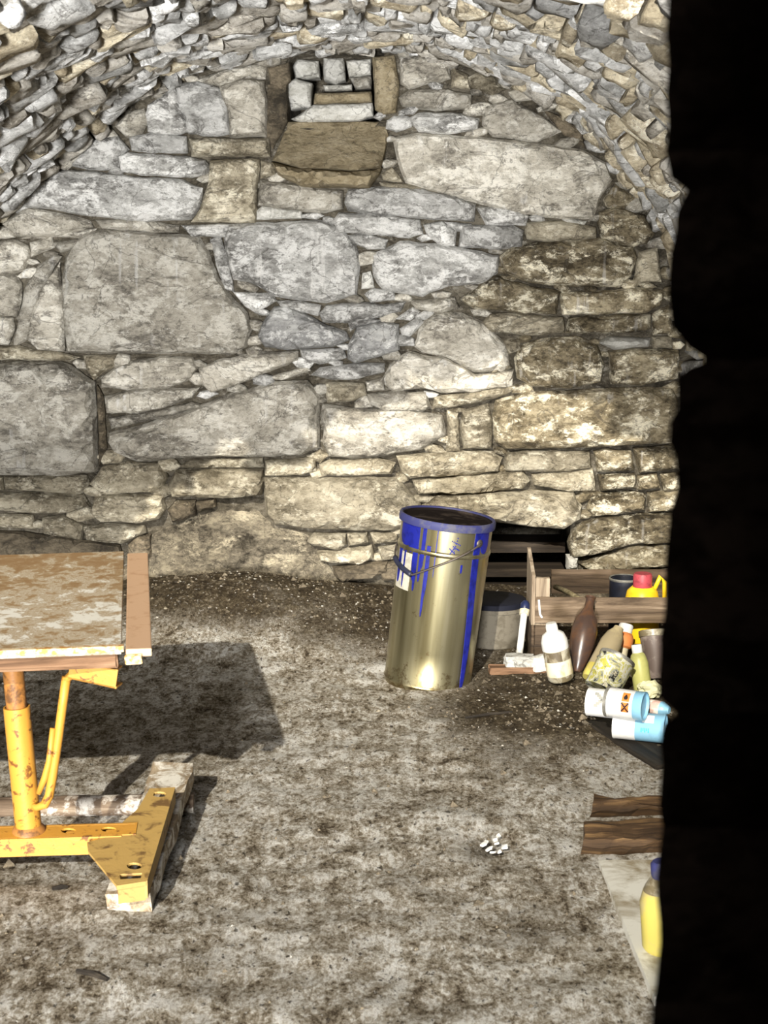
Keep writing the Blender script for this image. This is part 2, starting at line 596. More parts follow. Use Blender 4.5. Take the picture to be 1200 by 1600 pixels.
def build_floor():
    nx, ny = 150, 220
    x0, x1, y0, y1 = -1.75, 1.35, 2.2, 6.35
    vs_, fs_, dd = [], [], []
    for j in range(ny + 1):
        for i in range(nx + 1):
            x = x0 + (x1 - x0) * i / nx
            y = y0 + (y1 - y0) * j / ny
            vs_.append((x, y, floor_z(x, y)))
            dd.append(dirt(x, y))
    w = nx + 1
    for j in range(ny):
        for i in range(nx):
            a = j * w + i
            fs_.append((a, a + 1, a + w + 1, a + w))
    m, nt, b = newmat('dusty_concrete')
    pos = nd(nt, 'ShaderNodeNewGeometry').outputs['Position']
    at = nd(nt, 'ShaderNodeAttribute', attribute_name='dirt').outputs['Fac']
    sm = nd(nt, 'ShaderNodeMapping', {'Vector': pos, 'Scale': (1.0, 0.6, 1.0)}).outputs[0]
    n1 = noise_fac(nt, sm, 2.2, 6, 0.62, 0.6)
    n2 = noise_fac(nt, sm, 24.0, 9, 0.74, 0.3)
    n3 = noise_fac(nt, sm, 95.0, 8, 0.80, 0.3)
    mx = nd(nt, 'ShaderNodeMath', {0: nd(nt, 'ShaderNodeMath', {0: n2, 1: 0.5}, operation='MULTIPLY').outputs[0],
                                   1: nd(nt, 'ShaderNodeMath', {0: n3, 1: 0.5}, operation='MULTIPLY').outputs[0]}, operation='ADD').outputs[0]
    big = nd(nt, 'ShaderNodeMapRange', {0: noise_fac(nt, sm, 5.0, 5, 0.6, 0.5), 1: 0.35, 2: 0.65, 3: -0.030, 4: 0.030}).outputs[0]
    mxc = nd(nt, 'ShaderNodeMath', {0: mx, 1: big}, operation='ADD').outputs[0]
    clean = ramp(nt, mxc, [(0.405, (0.075, 0.054, 0.032)), (0.455, (0.27, 0.225, 0.16)), (0.505, (0.48, 0.435, 0.36)), (0.56, (0.82, 0.80, 0.75))])
    soil = ramp(nt, mx, [(0.40, (0.018, 0.012, 0.006)), (0.49, (0.072, 0.053, 0.030)), (0.55, (0.145, 0.115, 0.072)), (0.62, (0.38, 0.33, 0.25))])
    mask = nd(nt, 'ShaderNodeMath', {0: at, 1: nd(nt, 'ShaderNodeMapRange', {0: n1, 1: 0.3, 2: 0.7, 3: -0.32, 4: 0.32}).outputs[0]}, operation='ADD').outputs[0]
    mask = nd(nt, 'ShaderNodeMath', {0: mask, 1: nd(nt, 'ShaderNodeMapRange', {0: n2, 1: 0.3, 2: 0.7, 3: -0.22, 4: 0.22}).outputs[0]}, operation='ADD').outputs[0]
    c = mixc(nt, ramp(nt, mask, [(0.15, 0.0), (0.62, 1.0)]), clean, soil)
    spk = noise_fac(nt, nd(nt, 'ShaderNodeMapping', {'Vector': pos, 'Scale': (1.0, 0.55, 1.0)}).outputs[0], 70.0, 4, 0.62, 0.2)
    c = mixc(nt, ramp(nt, spk, [(0.335, 0.85), (0.395, 0.0)]), c, (0.035, 0.026, 0.016))
    c = mixc(nt, ramp(nt, spk, [(0.635, 0.0), (0.68, 0.7)]), c, (0.84, 0.82, 0.78))
    nt.links.new(c, b.inputs['Base Color'])
    b.inputs['Roughness'].default_value = 0.95
    b.inputs['Specular IOR Level'].default_value = 0.15
    bump(nt, b, mx, 0.9, 0.04)
    o = finish('floor', vs_, fs_, m, smooth=True)
    a = o.data.attributes.new('dirt', 'FLOAT', 'POINT')
    a.data.foreach_set('value', dd)
    tag(o, kind='structure')
    return o


floor = build_floor()
# the yard in front of the cellar mouth, outside the picture: pale paving and plain ground
yard = Geo().box((-6, -4, -0.4), (6, 2.2, -0.02)).build('floor', M['pale_ground'])
tag(yard, kind='structure')
outer = Geo().box((-40, -40, -0.6), (40, 40, -0.42)).build('ground', M['tan'])
tag(outer, kind='structure')

# ------------------------------------------------------------------ back wall
NICHE = (0.30, 0.71, 0.28)            # x0, x1, top


def build_backing():
    g = 0.04
    x0, x1, z0, z1 = -1.8, 1.35, -0.2, 2.35
    nx, nz = int((x1 - x0) / g), int((z1 - z0) / g)
    vs_, fs_ = [], []
    rec_a, rec_b = at_y(447, 84, WALL_Y), at_y(584, 192, WALL_Y)

    def depth(x, z):
        d = 0.016 + 0.014 * noise.fractal(Vector((x * 8, z * 8, 1.0)), 0.8, 2.0, 4)
        if rec_a.x < x < rec_b.x and rec_b.z < z < rec_a.z:
            d += 0.30
        return d
    for j in range(nz + 1):
        for i in range(nx + 1):
            x, z = x0 + i * g, z0 + j * g
            vs_.append((x, WALL_Y + depth(x, z), z))
    w = nx + 1
    for j in range(nz):
        for i in range(nx):
            cx, cz = x0 + (i + .5) * g, z0 + (j + .5) * g
            top = NICHE[2] + 0.02
            if NICHE[0] < cx < NICHE[1] and cz < top:
                continue
            a = j * w + i
            fs_.append((a, a + 1, a + w + 1, a + w))
    # solid mass behind and the niche lining
    G = Geo()
    G.add(vs_, fs_)
    X0, X1, Z1 = NICHE[0] - 0.05, NICHE[1] + 0.05, NICHE[2] + 0.06
    yb = WALL_Y + 0.75
    yf = WALL_Y + 0.02
    G.add([(X0, yf, -0.2), (X0, yf, Z1), (X0, yb, Z1), (X0, yb, -0.2), (X1, yf, -0.2), (X1, yf, Z1), (X1, yb, Z1), (X1, yb, -0.2)],
          [(0, 1, 2, 3), (4, 5, 6, 7), (1, 5, 6, 2), (3, 2, 6, 7), (0, 3, 7, 4)])
    G.box((-2.2, WALL_Y + 0.8, -0.3), (1.7, WALL_Y + 1.0, 2.9))
    G.box((-2.2, WALL_Y + 0.34, 2.3), (1.7, WALL_Y + 0.85, 2.9))
    return G.build('wall_back', M['mortar'])


wall_back = build_backing()
tag(wall_back, kind='structure')

S = []       # (material, protrusion, polygon)


def st(mat, prot, *pts, **kw):
    S.append((mat, prot, list(pts), kw))


# upper left
st('light', .040, (275,133),(310,128),(345,140),(356,170),(358,208),(340,212),(296,208),(290,190),(280,165))
st('grey', .055, (345,136),(380,125),(412,128),(416,165),(416,213),(360,214),(358,180))
st('light', .030, (232,165),(272,138),(280,165),(292,195),(296,206),(260,210),(232,205),(228,180))
st('grey', .030, (182,197),(200,178),(225,170),(230,190),(222,207),(200,214))
st('tan', .050, (296,217),(420,217),(421,244),(300,243))
st('light', .040, (186,245),(200,240),(290,246),(320,252),(328,264),(320,272),(300,277),(220,272),(190,266))
st('light', .025, (203,215),(235,210),(290,214),(292,238),(240,238),(207,234))
st('light', .030, (150,218),(183,213),(200,233),(186,243),(184,262),(140,264),(108,258))
st('light', .055, (35,322),(60,290),(95,268),(150,270),(225,280),(285,282),(315,295),(312,320),(298,341),(230,345),(140,336),(80,325))
st('tan', .055, (330,252),(404,250),(398,348),(300,346),(318,318),(327,285))
st('grey', .030, (5,350),(40,327),(110,337),(140,346),(145,354),(80,370),(25,368))
st('grey', .030, (150,344),(215,345),(280,353),(278,362),(240,362),(160,355))
st('light', .030, (284,353),(358,351),(354,370),(300,367))
st('grey', .040, (-20,380),(25,376),(42,384),(47,400),(38,420),(20,427),(-20,426))
st('grey', .040, (-25,429),(25,431),(32,442),(32,470),(25,493),(-25,494))
st('grey', .030, (-25,497),(20,497),(22,512),(12,537),(-25,540))
st('grey', .025, (48,380),(80,370),(84,386),(60,395),(50,400))
st('grey', .025, (84,380),(125,374),(127,384),(95,394))
st('grey', .025, (30,372),(80,374),(118,360),(150,358),(130,370),(80,368))
st('grey', .015, (60,418),(85,400),(95,402),(62,452),(54,490),(40,530),(22,540),(30,500),(42,450))
st('grey', .035, (93,410),(97,460),(101,548),(60,545),(43,530),(52,490),(62,458))
st('grey', .060, (104,402),(130,365),(165,360),(200,363),(310,370),(325,395),(340,435),(365,470),(385,490),(392,515),(385,540),(365,552),(300,550),(200,550),(107,548),(101,500),(98,450), edge=.03)
st('light', .020, (330,374),(344,372),(352,400),(362,440),(365,455),(352,450),(340,415))
st('light', .060, (358,352),(500,345),(535,360),(555,385),(562,412),(556,460),(510,472),(470,468),(430,462),(400,442),(366,435),(356,405),(352,372), edge=.03)
st('light', .040, (522,345),(530,334),(600,338),(655,345),(660,365),(640,370),(580,365),(530,362))
st('light', .030, (545,368),(570,367),(605,375),(600,387),(575,388),(555,378))
st('light', .055, (583,398),(625,378),(680,382),(740,393),(778,400),(776,425),(760,440),(700,445),(660,462),(600,452),(585,430), edge=.028)
st('white', .015, (568,428),(578,425),(584,448),(566,450))
st('light', .040, (500,490),(510,478),(560,475),(600,478),(635,470),(625,485),(580,498),(540,503),(505,502))
st('light', .030, (571,460),(582,452),(614,455),(618,467),(580,472))
st('light', .030, (366,457),(425,459),(430,470),(400,487),(385,478))
st('light', .028, (432,470),(470,472),(500,478),(496,492),(470,486),(440,478))
st('bluegrey', .050, (405,525),(408,510),(430,481),(450,478),(500,505),(540,520),(545,530),(520,540),(450,545),(415,540))
st('grey', .030, (386,547),(400,541),(409,546),(405,555),(388,554))
st('bluegrey', .048, (560,512),(600,503),(622,508),(623,545),(600,553),(555,566),(545,560),(546,540),(553,525))
st('light', .030, (470,547),(535,546),(540,558),(500,568),(474,560))
st('light', .030, (545,505),(556,500),(600,500),(560,508),(548,516))
st('light', .035, (618,498),(645,482),(655,487),(640,499))
st('light', .035, (626,514),(655,495),(662,504),(640,525),(629,522))
st('grey', .035, (642,470),(710,466),(716,480),(690,487),(650,482))
st('grey', .055, (648,540),(660,506),(680,488),(720,490),(755,505),(790,540),(795,570),(785,580),(740,580),(700,557),(660,548), edge=.03)
st('grey', .048, (600,590),(610,570),(640,550),(662,556),(700,562),(742,586),(802,578),(800,602),(750,610),(690,612),(660,605),(615,610),(602,600))
st('light', .040, (487,586),(500,576),(560,569),(600,569),(600,580),(560,590),(520,592))
st('tan', .038, (510,600),(525,598),(568,600),(572,616),(550,625),(512,627))
st('grey', .034, (573,597),(597,592),(600,608),(575,610))
st('grey', .042, (575,616),(610,613),(665,613),(672,635),(660,641),(600,640),(578,630))
st('tan', .036, (678,620),(720,616),(798,604),(800,610),(770,622),(700,636),(678,637))
st('grey', .055, (505,632),(560,640),(640,640),(690,650),(697,678),(660,700),(620,705),(590,712),(550,715),(515,711),(505,690),(508,665),(502,650), edge=.026)
st('tan', .034, (700,642),(715,646),(718,703),(698,705),(701,670))
st('tan', .040, (722,642),(762,633),(769,660),(767,698),(725,700),(720,665))
st('grey', .045, (312,577),(340,564),(400,552),(465,549),(465,562),(430,575),(380,595),(330,612),(318,600))
st('grey', .030, (420,590),(480,573),(485,579),(440,592))
st('grey', .068, (170,690),(172,678),(240,660),(300,640),(360,617),(430,598),(480,596),(499,620),(498,670),(497,698),(470,710),(400,712),(330,712),(275,715),(215,720),(180,705), edge=.03)
st('grey', .045, (160,605),(160,590),(187,572),(250,558),(300,559),(308,575),(300,590),(260,605),(200,608))
st('tan', .035, (132,556),(184,555),(180,571),(160,580),(147,593),(136,575))
st('grey', .045, (165,620),(200,611),(260,609),(310,606),(300,620),(265,632),(215,645),(168,644))
st('grey', .028, (170,654),(250,643),(300,630),(318,634),(250,652),(175,668))
st('grey', .085, (-30,572),(50,566),(95,566),(110,571),(147,597),(150,650),(152,735),(100,742),(-30,740), edge=.025)
st('dark', .030, (152,603),(160,620),(166,700),(154,733))
st('tan', .030, (-20,545),(30,541),(50,548),(98,553),(125,558),(110,562),(50,561),(-20,560))
# lower left
st('tan', .045, (8,745),(50,744),(135,744),(140,755),(125,770),(60,766),(10,762))
st('tan', .040, (-25,746),(4,746),(5,764),(-25,765))
st('tan', .055, (141,756),(160,731),(200,723),(250,726),(262,745),(255,757),(235,767),(160,770))
st('tan', .065, (265,755),(276,735),(330,731),(411,733),(412,750),(408,772),(350,776),(270,774))
st('tan', .040, (280,729),(300,719),(410,715),(412,729),(300,731))
st('tan', .050, (-20,772),(60,770),(130,774),(140,790),(100,800),(70,800),(-20,795))
st('tan', .065, (142,800),(150,777),(200,773),(255,776),(258,795),(250,808),(215,815),(160,812))
st('tan', .045, (-20,803),(50,806),(55,825),(-20,822))
st('tan', .045, (68,810),(100,804),(130,820),(128,842),(70,833))
st('tan', .050, (132,822),(165,819),(225,821),(228,831),(190,848),(137,842))
st('dark', .045, (-20,828),(70,837),(186,853),(190,868),(100,900),(-20,900))
st('dark', .045, (263,796),(275,783),(305,783),(305,805),(270,815))
st('dark', .045, (307,786),(335,779),(337,790),(310,799))
st('dark', .050, (202,850),(215,838),(235,836),(240,870),(205,872))
st('dark', .040, (150,905),(235,872),(240,920),(150,950))
st('tan', .068, (413,746),(440,743),(500,749),(560,745),(620,747),(636,766),(655,785),(660,800),(650,820),(600,828),(500,825),(430,818),(418,800), edge=.03)
st('tan', .050, (415,721),(490,716),(494,734),(470,741),(415,742))
st('tan', .050, (500,726),(520,719),(590,716),(617,723),(610,739),(560,742),(502,741))
st('tan', .035, (480,713),(500,704),(512,712),(500,722))
st('tan', .050, (482,845),(492,834),(540,834),(540,849),(530,857),(490,850))
st('tan', .048, (543,833),(573,833),(575,845),(545,851))
st('tan', .055, (498,862),(530,859),(580,853),(583,871),(560,879),(500,876))
st('dark', .050, (520,886),(560,882),(605,877),(608,890),(580,902),(535,907),(523,898))
st('tan', .035, (580,833),(620,833),(620,845),(585,848))
st('tan', .035, (592,856),(620,851),(620,872),(596,875))
st('dark', .030, (588,880),(630,876),(630,905),(600,905))
# right upper
st('brown', .060, (782,402),(800,386),(860,379),(940,373),(988,386),(994,402),(985,430),(968,448),(900,446),(830,440),(790,425), edge=.028, alt='grey')
st('tan', .045, (822,362),(825,349),(880,346),(930,356),(930,371),(860,377),(825,372))
st('light', .045, (718,385),(722,353),(800,353),(817,361),(815,385),(780,388))
st('light', .036, (747,325),(790,323),(824,338),(820,351),(760,350))
st('brown', .060, (937,332),(960,326),(1005,336),(1022,365),(1010,378),(990,384),(940,372),(935,350))
st('tan', .035, (1000,395),(1026,388),(1032,440),(1000,440),(988,452))
st('brown', .045, (720,467),(750,447),(770,431),(800,441),(830,450),(875,456),(868,490),(830,488),(740,480))
st('brown', .050, (877,460),(940,456),(1000,451),(1040,455),(1030,475),(1010,487),(940,490),(880,490))
st('tan', .045, (755,505),(765,491),(800,490),(878,498),(880,519),(820,523),(760,515))
st('brown', .045, (885,519),(891,498),(940,493),(1015,492),(1015,512),(990,518),(930,519))
st('brown', .030, (1020,492),(1045,477),(1052,520),(1022,522))
st('brown', .065, (805,560),(815,541),(850,530),(900,527),(932,540),(943,570),(938,595),(890,605),(830,602),(809,590), edge=.026)
st('white', .050, (936,535),(950,528),(1015,529),(1012,540),(960,545))
st('brown', .058, (951,549),(1000,546),(1058,549),(1058,590),(1000,601),(956,599))
st('tan', .030, (1020,527),(1048,527),(1052,543),(1022,543))
st('brown', .070, (775,626),(830,613),(900,611),(1000,607),(1050,607),(1058,625),(1058,690),(1000,692),(900,697),(790,700),(776,690),(771,650), edge=.028)
st('tan', .030, (785,531),(813,530),(812,545),(795,552))
st('tan', .030, (756,568),(786,556),(798,574),(770,584))
# right lower
st('tan', .055, (620,713),(700,707),(768,706),(784,715),(778,735),(700,742),(640,745),(628,735))
st('tan', .050, (790,706),(860,704),(920,706),(922,730),(880,734),(790,734))
st('tan', .055, (645,750),(720,743),(815,736),(827,750),(815,762),(740,768),(655,770))
st('tan', .052, (831,741),(880,737),(925,733),(930,765),(890,766),(835,756))
st('brown', .050, (928,706),(950,703),(985,706),(990,734),(935,735))
st('brown', .045, (991,701),(1055,696),(1062,730),(1000,737))
st('brown', .050, (935,743),(990,741),(992,760),(940,765))
st('brown', .045, (997,744),(1025,741),(1030,761),(998,764))
st('brown', .040, (1033,742),(1062,738),(1062,765),(1038,765))
st('brown', .050, (918,795),(925,771),(990,769),(1008,773),(1005,795),(960,802),(925,804))
st('brown', .045, (1012,771),(1060,766),(1060,795),(1015,799))
st('tan', .072, (660,790),(680,775),(715,772),(800,768),(895,769),(907,790),(905,810),(880,825),(850,822),(780,815),(700,805), edge=.028)
st('brown', .062, (890,850),(900,821),(935,809),(1000,804),(1062,802),(1062,845),(980,848),(940,861),(895,868))
st('brown', .055, (905,880),(960,863),(1000,853),(1060,851),(1060,880),(980,888),(920,890))
st('white', .045, (887,871),(902,869),(902,888),(887,888))
st('dark', .040, (890,893),(960,893),(1062,886),(1062,960),(892,960))
# top centre: the blocked opening
st('dark', .020, (420,106),(450,99),(452,125),(440,138),(424,130))
st('white', -.16, (456,105),(465,92),(498,95),(500,122),(462,125))
st('white', -.16, (505,90),(537,90),(540,125),(525,132),(506,125))
st('white', -.16, (541,95),(580,92),(580,117),(545,120))
st('grey', -.16, (547,122),(580,119),(580,138),(557,140))
st('white', -.16, (505,133),(550,132),(550,141),(508,143))
st('white', -.08, (450,128),(462,122),(488,130),(486,168),(455,172),(449,150))
st('white', -.04, (455,186),(490,164),(582,161),(584,182),(560,190),(470,192))
st('sill', -.07, (492,146),(580,143),(582,161),(490,164))
st('sill', .035, (583,90),(615,88),(622,130),(618,175),(600,178),(588,170))
st('sill', .060, (428,250),(450,192),(600,190),(606,212),(594,262),(560,266),(470,262), tilt=(0,-1.1), edge=.012)
st('sill', .155, (426,254),(470,265),(560,268),(596,264),(577,293),(470,290),(436,272), edge=.016)
st('dark', .012, (419,134),(446,128),(447,190),(426,232),(418,214))
st('grey', .048, (625,91),(660,86),(700,99),(703,122),(640,138),(627,130))
st('grey', .045, (625,153),(640,143),(700,141),(735,149),(735,168),(680,172),(630,165))
st('light', .045, (638,186),(655,178),(720,179),(748,186),(745,200),(700,208),(655,205))
st('grey', .060, (615,217),(650,210),(760,217),(850,226),(910,236),(945,255),(955,280),(935,310),(925,340),(880,340),(800,330),(740,315),(680,300),(635,285),(622,250), edge=.03)
st('light', .052, (540,317),(545,298),(600,293),(660,296),(700,306),(742,319),(740,345),(690,342),(600,335),(545,328))
st('grey', .050, (404,320),(408,282),(470,291),(535,299),(535,325),(500,332),(450,325))
st('white', .030, (402,331),(410,324),(470,331),(470,340),(402,342))
st('tan', .020, (597,272),(612,262),(628,284),(600,280))
st('tan', .030, (594,285),(640,290),(690,302),(600,293))
st('tan', .040, (732,121),(745,114),(770,121),(788,140),(770,148),(735,135))
st('grey', .030, (758,167),(800,157),(848,186),(878,205),(840,220),(770,212),(755,195))
st('dark', .020, (850,172),(880,186),(908,208),(912,228),(884,210))
st('brown', .030, (945,312),(960,287),(990,311),(975,324),(950,323))
st('white', .030, (880,342),(915,346),(912,351),(885,352))
st('light', .035, (663,352),(690,347),(712,362),(710,384),(690,382),(669,368))
st('light', .030, (695,347),(735,351),(733,358),(714,360))
st('tan', .030, (706,105),(730,118),(733,138),(706,136))
st('grey', .030, (300,128),(345,112),(400,102),(415,104),(414,122),(380,122),(345,134),(310,126))
st('tan', .030, (408,252),(424,256),(430,272),(408,278))

for k, (mt, pr, pl, kw) in enumerate(S):
    kw = dict(kw)
    mt = kw.pop('alt', mt) if False else mt
    kw.pop('alt', None)
    rec = pr < 0
    if rec:
        o = wall_stone(pl, mt, wall_back, prot=0.03, edge=kw.get('edge', .014), seed=k * 1.37, plane=WALL_Y - pr, back=0.12)
        continue
    e = kw.get('edge', .016)
    wall_stone(pl, mt, wall_back, prot=pr, edge=e, seed=k * 1.37, amp=0.004 + e * 0.22, tilt=kw.get('tilt', (RNG.uniform(-.05, .05), RNG.uniform(-.10, .06))), grow=0.005)

# small filler stones wedged in the joints
polys_w = []
for mt, pr, pl, kw in S:
    polys_w.append(np.array(pl, float))
PROFILE = [(-50, 1000), (-50, 700), (-50, 520), (-42, 440), (-25, 390), (0, 348), (32, 318), (93, 262), (143, 219), (187, 187), (213, 167), (267, 137),
           (300, 122), (345, 110), (400, 98), (450, 88), (540, 82), (600, 80), (655, 85), (700, 96), (735, 110), (810, 138), (860, 162), (900, 189),
           (930, 223), (953, 256), (977, 287), (1000, 312), (1020, 350), (1043, 400), (1056, 450), (1066, 520), (1073, 600), (1075, 720), (1075, 1000)]
cand = []
for _ in range(9000):
    cand.append((RNG.uniform(0, 1070), RNG.uniform(85, 905)))
C_ = np.array(cand)
_, inarch = seg_dist(C_, [p for p in PROFILE if p[1] < 990] + [(1075, 905), (-50, 905)])
dmin = np.full(len(C_), 1e9)
for P_ in polys_w:
    d_, in_ = seg_dist(C_, P_)
    dmin = np.minimum(dmin, np.where(in_, -d_, d_))
niche_px = (735, 818, 892, 960)
order = sorted([i for i in range(len(C_)) if inarch[i] and dmin[i] > 3.2], key=lambda i: -dmin[i])
chips = []
for i in order:
    x, y = C_[i]
    if niche_px[0] < x < niche_px[2] and y > niche_px[1]:
        continue
    if 225 < x < 520 and y > 775 or (440 < x < 590 and y < 195) or y > 890:
        continue
    r = min(dmin[i] * 1.35, 15)
    if any((x - a) ** 2 / (1.9 ** 2) + (y - b) ** 2 < (0.85 * (r + q)) ** 2 for a, b, q in chips):
        continue
    chips.append((x, y, r))
    if len(chips) >= 118:
        break
for k, (x, y, r) in enumerate(chips):
    n = RNG.randint(5, 7)
    rx, rz = r * RNG.uniform(1.5, 2.3), r * RNG.uniform(0.75, 1.05)
    a0 = RNG.uniform(0, 6.28)
    tl = RNG.uniform(-.35, .35)
    pl = []
    for i in range(n):
        a = a0 + 2 * math.pi * i / n + RNG.uniform(-.25, .25)
        q = RNG.uniform(.8, 1.1)
        u, v = rx * q * math.cos(a), rz * q * math.sin(a)
        pl.append((x + u * math.cos(tl) - v * math.sin(tl), y + u * math.sin(tl) + v * math.cos(tl)))
    mt = 'brown' if x > 780 and y > 380 else ('tan' if y > 640 else RNG.choice(['light', 'grey', 'grey']))
    wall_stone(pl, mt, wall_back, prot=RNG.uniform(.012, .024), edge=.012, seed=300 + k * 1.1, amp=.004)

# bedrock at the foot of the wall
bed = [(222, 845), (262, 818), (300, 803), (340, 787), (405, 782), (416, 802), (432, 822), (482, 835), (500, 862), (520, 895), (545, 930), (560, 960), (400, 975), (222, 975)]
wall_stone(bed, 'earth', wall_back, prot=.10, edge=.12, seed=77.0, amp=.03, tilt=(0, -.45), name='bedrock')['label'] = 'dark earthy outcrop at the foot of the wall'

# ------------------------------------------------------------------ vault and side walls
prof = [at_y(px, py, WALL_Y) for px, py in PROFILE]
prof = [(p.x, p.z) for p in prof]
prof[0] = (prof[0][0], -0.1)
prof[-1] = (prof[-1][0], -0.1)
arc = [0.0]
for a, b in zip(prof[:-1], prof[1:]):
    arc.append(arc[-1] + math.hypot(b[0] - a[0], b[1] - a[1]))
ARC = arc[-1]


def prof_at(s):
    s = max(0, min(ARC - 1e-6, s))
    k = max(i for i in range(len(arc) - 1) if arc[i] <= s)
    t = (s - arc[k]) / (arc[k + 1] - arc[k])
    a, b = prof[k], prof[k + 1]
    p = Vector((a[0] + (b[0] - a[0]) * t, a[1] + (b[1] - a[1]) * t))
    # smoothed tangent
    a2, b2 = prof[max(0, k - 1)], prof[min(len(prof) - 1, k + 2)]
    d = Vector((b2[0] - a2[0], b2[1] - a2[1])).normalized()
    return p, Vector((d.y, -d.x))       # point, inward normal


def front_y(s):
    """ragged front edge of the vault"""
    p, _ = prof_at(s)
    h = max(0.0, min(1.0, (p.y - 1.45) / 0.64))
    y = 3.05 + 0.95 * h ** 1.5
    if p.x < -0.35:                       # left edge cut back out of view to let sun onto the wall
        y = max(y, min(3.95, 3.25 + 1.30 * (-0.80 - p.x) / 0.40))
    return y + 0.06 * noise.noise(Vector((s * 6, 2.0, 0)))


s_spring_l = arc[2]
s_spring_r = arc[31]


def shell(name, s0, s1, thick, mat, gap=0.05):
    G = Geo()
    ns = 48
    ny = 12
    V_, F_ = [], []
    for q in (0, 1):
        for j in range(ny + 1):
            for i in range(ns + 1):
                s = s0 + (s1 - s0) * i / ns
                p, n = prof_at(s)
                f = front_y(s) + 0.03
                y = f + (WALL_Y + 0.3 - f) * j / ny
                rr = -(gap if q == 0 else thick) + (0.012 * noise.noise(Vector((s * 7, y * 7, 0))) if q == 0 else 0)
                V_.append((p.x + n.x * rr, y, p.y + n.y * rr))
    w = ns + 1
    N0 = (ny + 1) * w
    for q in (0, 1):
        for j in range(ny):
            for i in range(ns):
                a = q * N0 + j * w + i
                F_.append((a, a + 1, a + w + 1, a + w))
    for i in range(ns):
        F_.append((i, i + 1, N0 + i + 1, N0 + i))
        e = ny * w
        F_.append((e + i, e + i + 1, N0 + e + i + 1, N0 + e + i))
    for j in range(ny):
        for e in (0, ns):
            a = j * w + e
            F_.append((a, a + w, N0 + a + w, N0 + a))
    G.add(V_, F_)
    o = G.build(name, mat, smooth=False)
    tag(o, kind='structure')
    return o


ceiling = shell('ceiling', s_spring_l - 0.03, s_spring_r + 0.03, 0.34, M['gap'])
wall_left = shell('wall_left', 0.0, s_spring_l - 0.03, 0.34, M['gap'])
wall_right = shell('wall_right', s_spring_r + 0.03, ARC, 0.34, M['gap'])


def curved_stone(s0, s1, y0, y1, depth, seed):
    """one rubble stone on the vault surface: irregular outline, faceted face"""
    r = random.Random(seed)
    cs, cy = (s0 + s1) / 2, (y0 + y1) / 2
    out = []
    for t in ((-1, -1), (-.2, -1), (.55, -1), (1, -.8), (1, .1), (1, 1), (.2, 1), (-.6, 1), (-1, .8), (-1, -.2)):
        out.append((cs + t[0] * (s1 - s0) / 2 * r.uniform(.72, 1.08), cy + t[1] * (y1 - y0) / 2 * r.uniform(.72, 1.08)))
    ts, ty = r.uniform(-.26, .26), r.uniform(-.16, .30)
    n = len(out)
    V_ = []

    def put(s, y, h):
        p, nn = prof_at(s)
        V_.append((p.x + nn.x * h, y, p.y + nn.y * h))

    def hh(s, y):
        return depth + (s - cs) * ts + (y - cy) * ty
    for s, y in out:
        put(s, y, -0.07)
    for s, y in out:
        put(s, y, hh(s, y) - 0.012)
    for s, y in out:
        k = r.uniform(.70, .86)
        s2, y2 = cs + (s - cs) * k, cy + (y - cy) * k
        put(s2, y2, hh(s2, y2) + r.uniform(-.004, .006))
    put(cs, cy, hh(cs, cy) + r.uniform(-.004, .010))
    F_ = []
    for a in (0, n):
        for i in range(n):
            j = (i + 1) % n
            F_.append((a + i, a + j, a + n + j, a + n + i))
    for i in range(n):
        F_.append((2 * n + i, 2 * n + (i + 1) % n, 3 * n))
    return V_, F_


def line_with_stones(parent, s0, s1, ls, ly, limit, far_stuff):
    y = WALL_Y + 0.05
    seed = int(s0 * 1000) + 17
    r = random.Random(seed)
    lst = []
    while y > 2.9:
        dy = ly * r.uniform(.65, 1.35)
        s = s0 - r.uniform(0, ls)
        while s < s1:
            ds = ls * r.choice([.5, .7, .85, 1.0, 1.2, 1.6, 2.1])
            if s + ds > s0 + 0.02 and s < s1 - 0.02 and y - dy / 2 > front_y(s + ds / 2) - 0.05 and r.random() > .05:
                a, b = max(s, s0 - .03), min(s + ds, s1 + .03)
                jy = r.uniform(-.035, .035)
                lst.append((a + .002, b - .002, y - dy + .003 + jy, y - .003 + jy, r.gauss(0.0, 0.013), r.randint(0, 10 ** 6)))
            s += ds
        y -= dy
    lst.sort(key=lambda t: t[2])
    far = {}
    for k, (a, b, y0, y1, dep, sd_) in enumerate(lst):
        v, f = curved_stone(a, b, y0, y1, max(-.045, min(.035, dep)), sd_)
        p, _ = prof_at((a + b) / 2)
        rr = random.Random(sd_)
        tanw = 0.18 + 0.30 * max(0, min(1, (4.6 - y0) / 1.2)) + (0.12 if p.x > 0.4 else 0)
        mt = 'vault_tan' if rr.random() < tanw else ('vault_cool' if rr.random() < .5 else 'vault')
        if k < limit:
            finish('stone', v, f, M[mt], parent, True).data.set_sharp_from_angle(angle=math.radians(58))
        else:
            far.setdefault(mt, Geo()).add(v, f)
    for mt, g in far.items():
        o = g.build(far_stuff, M[mt], parent, auto=58)
        o['kind'] = 'stuff'
    return len(lst)


N_VAULT = line_with_stones(ceiling, s_spring_l - 0.03, s_spring_r + 0.03, 0.090, 0.088, 300, 'far_stones')
N_L = line_with_stones(wall_left, 0.0, s_spring_l - 0.03, 0.20, 0.34, 300, 'far_stones')
N_R = line_with_stones(wall_right, s_spring_r + 0.03, ARC, 0.17, 0.28, 300, 'far_stones')
print('stones', len(S), len(chips), N_VAULT, N_L, N_R)

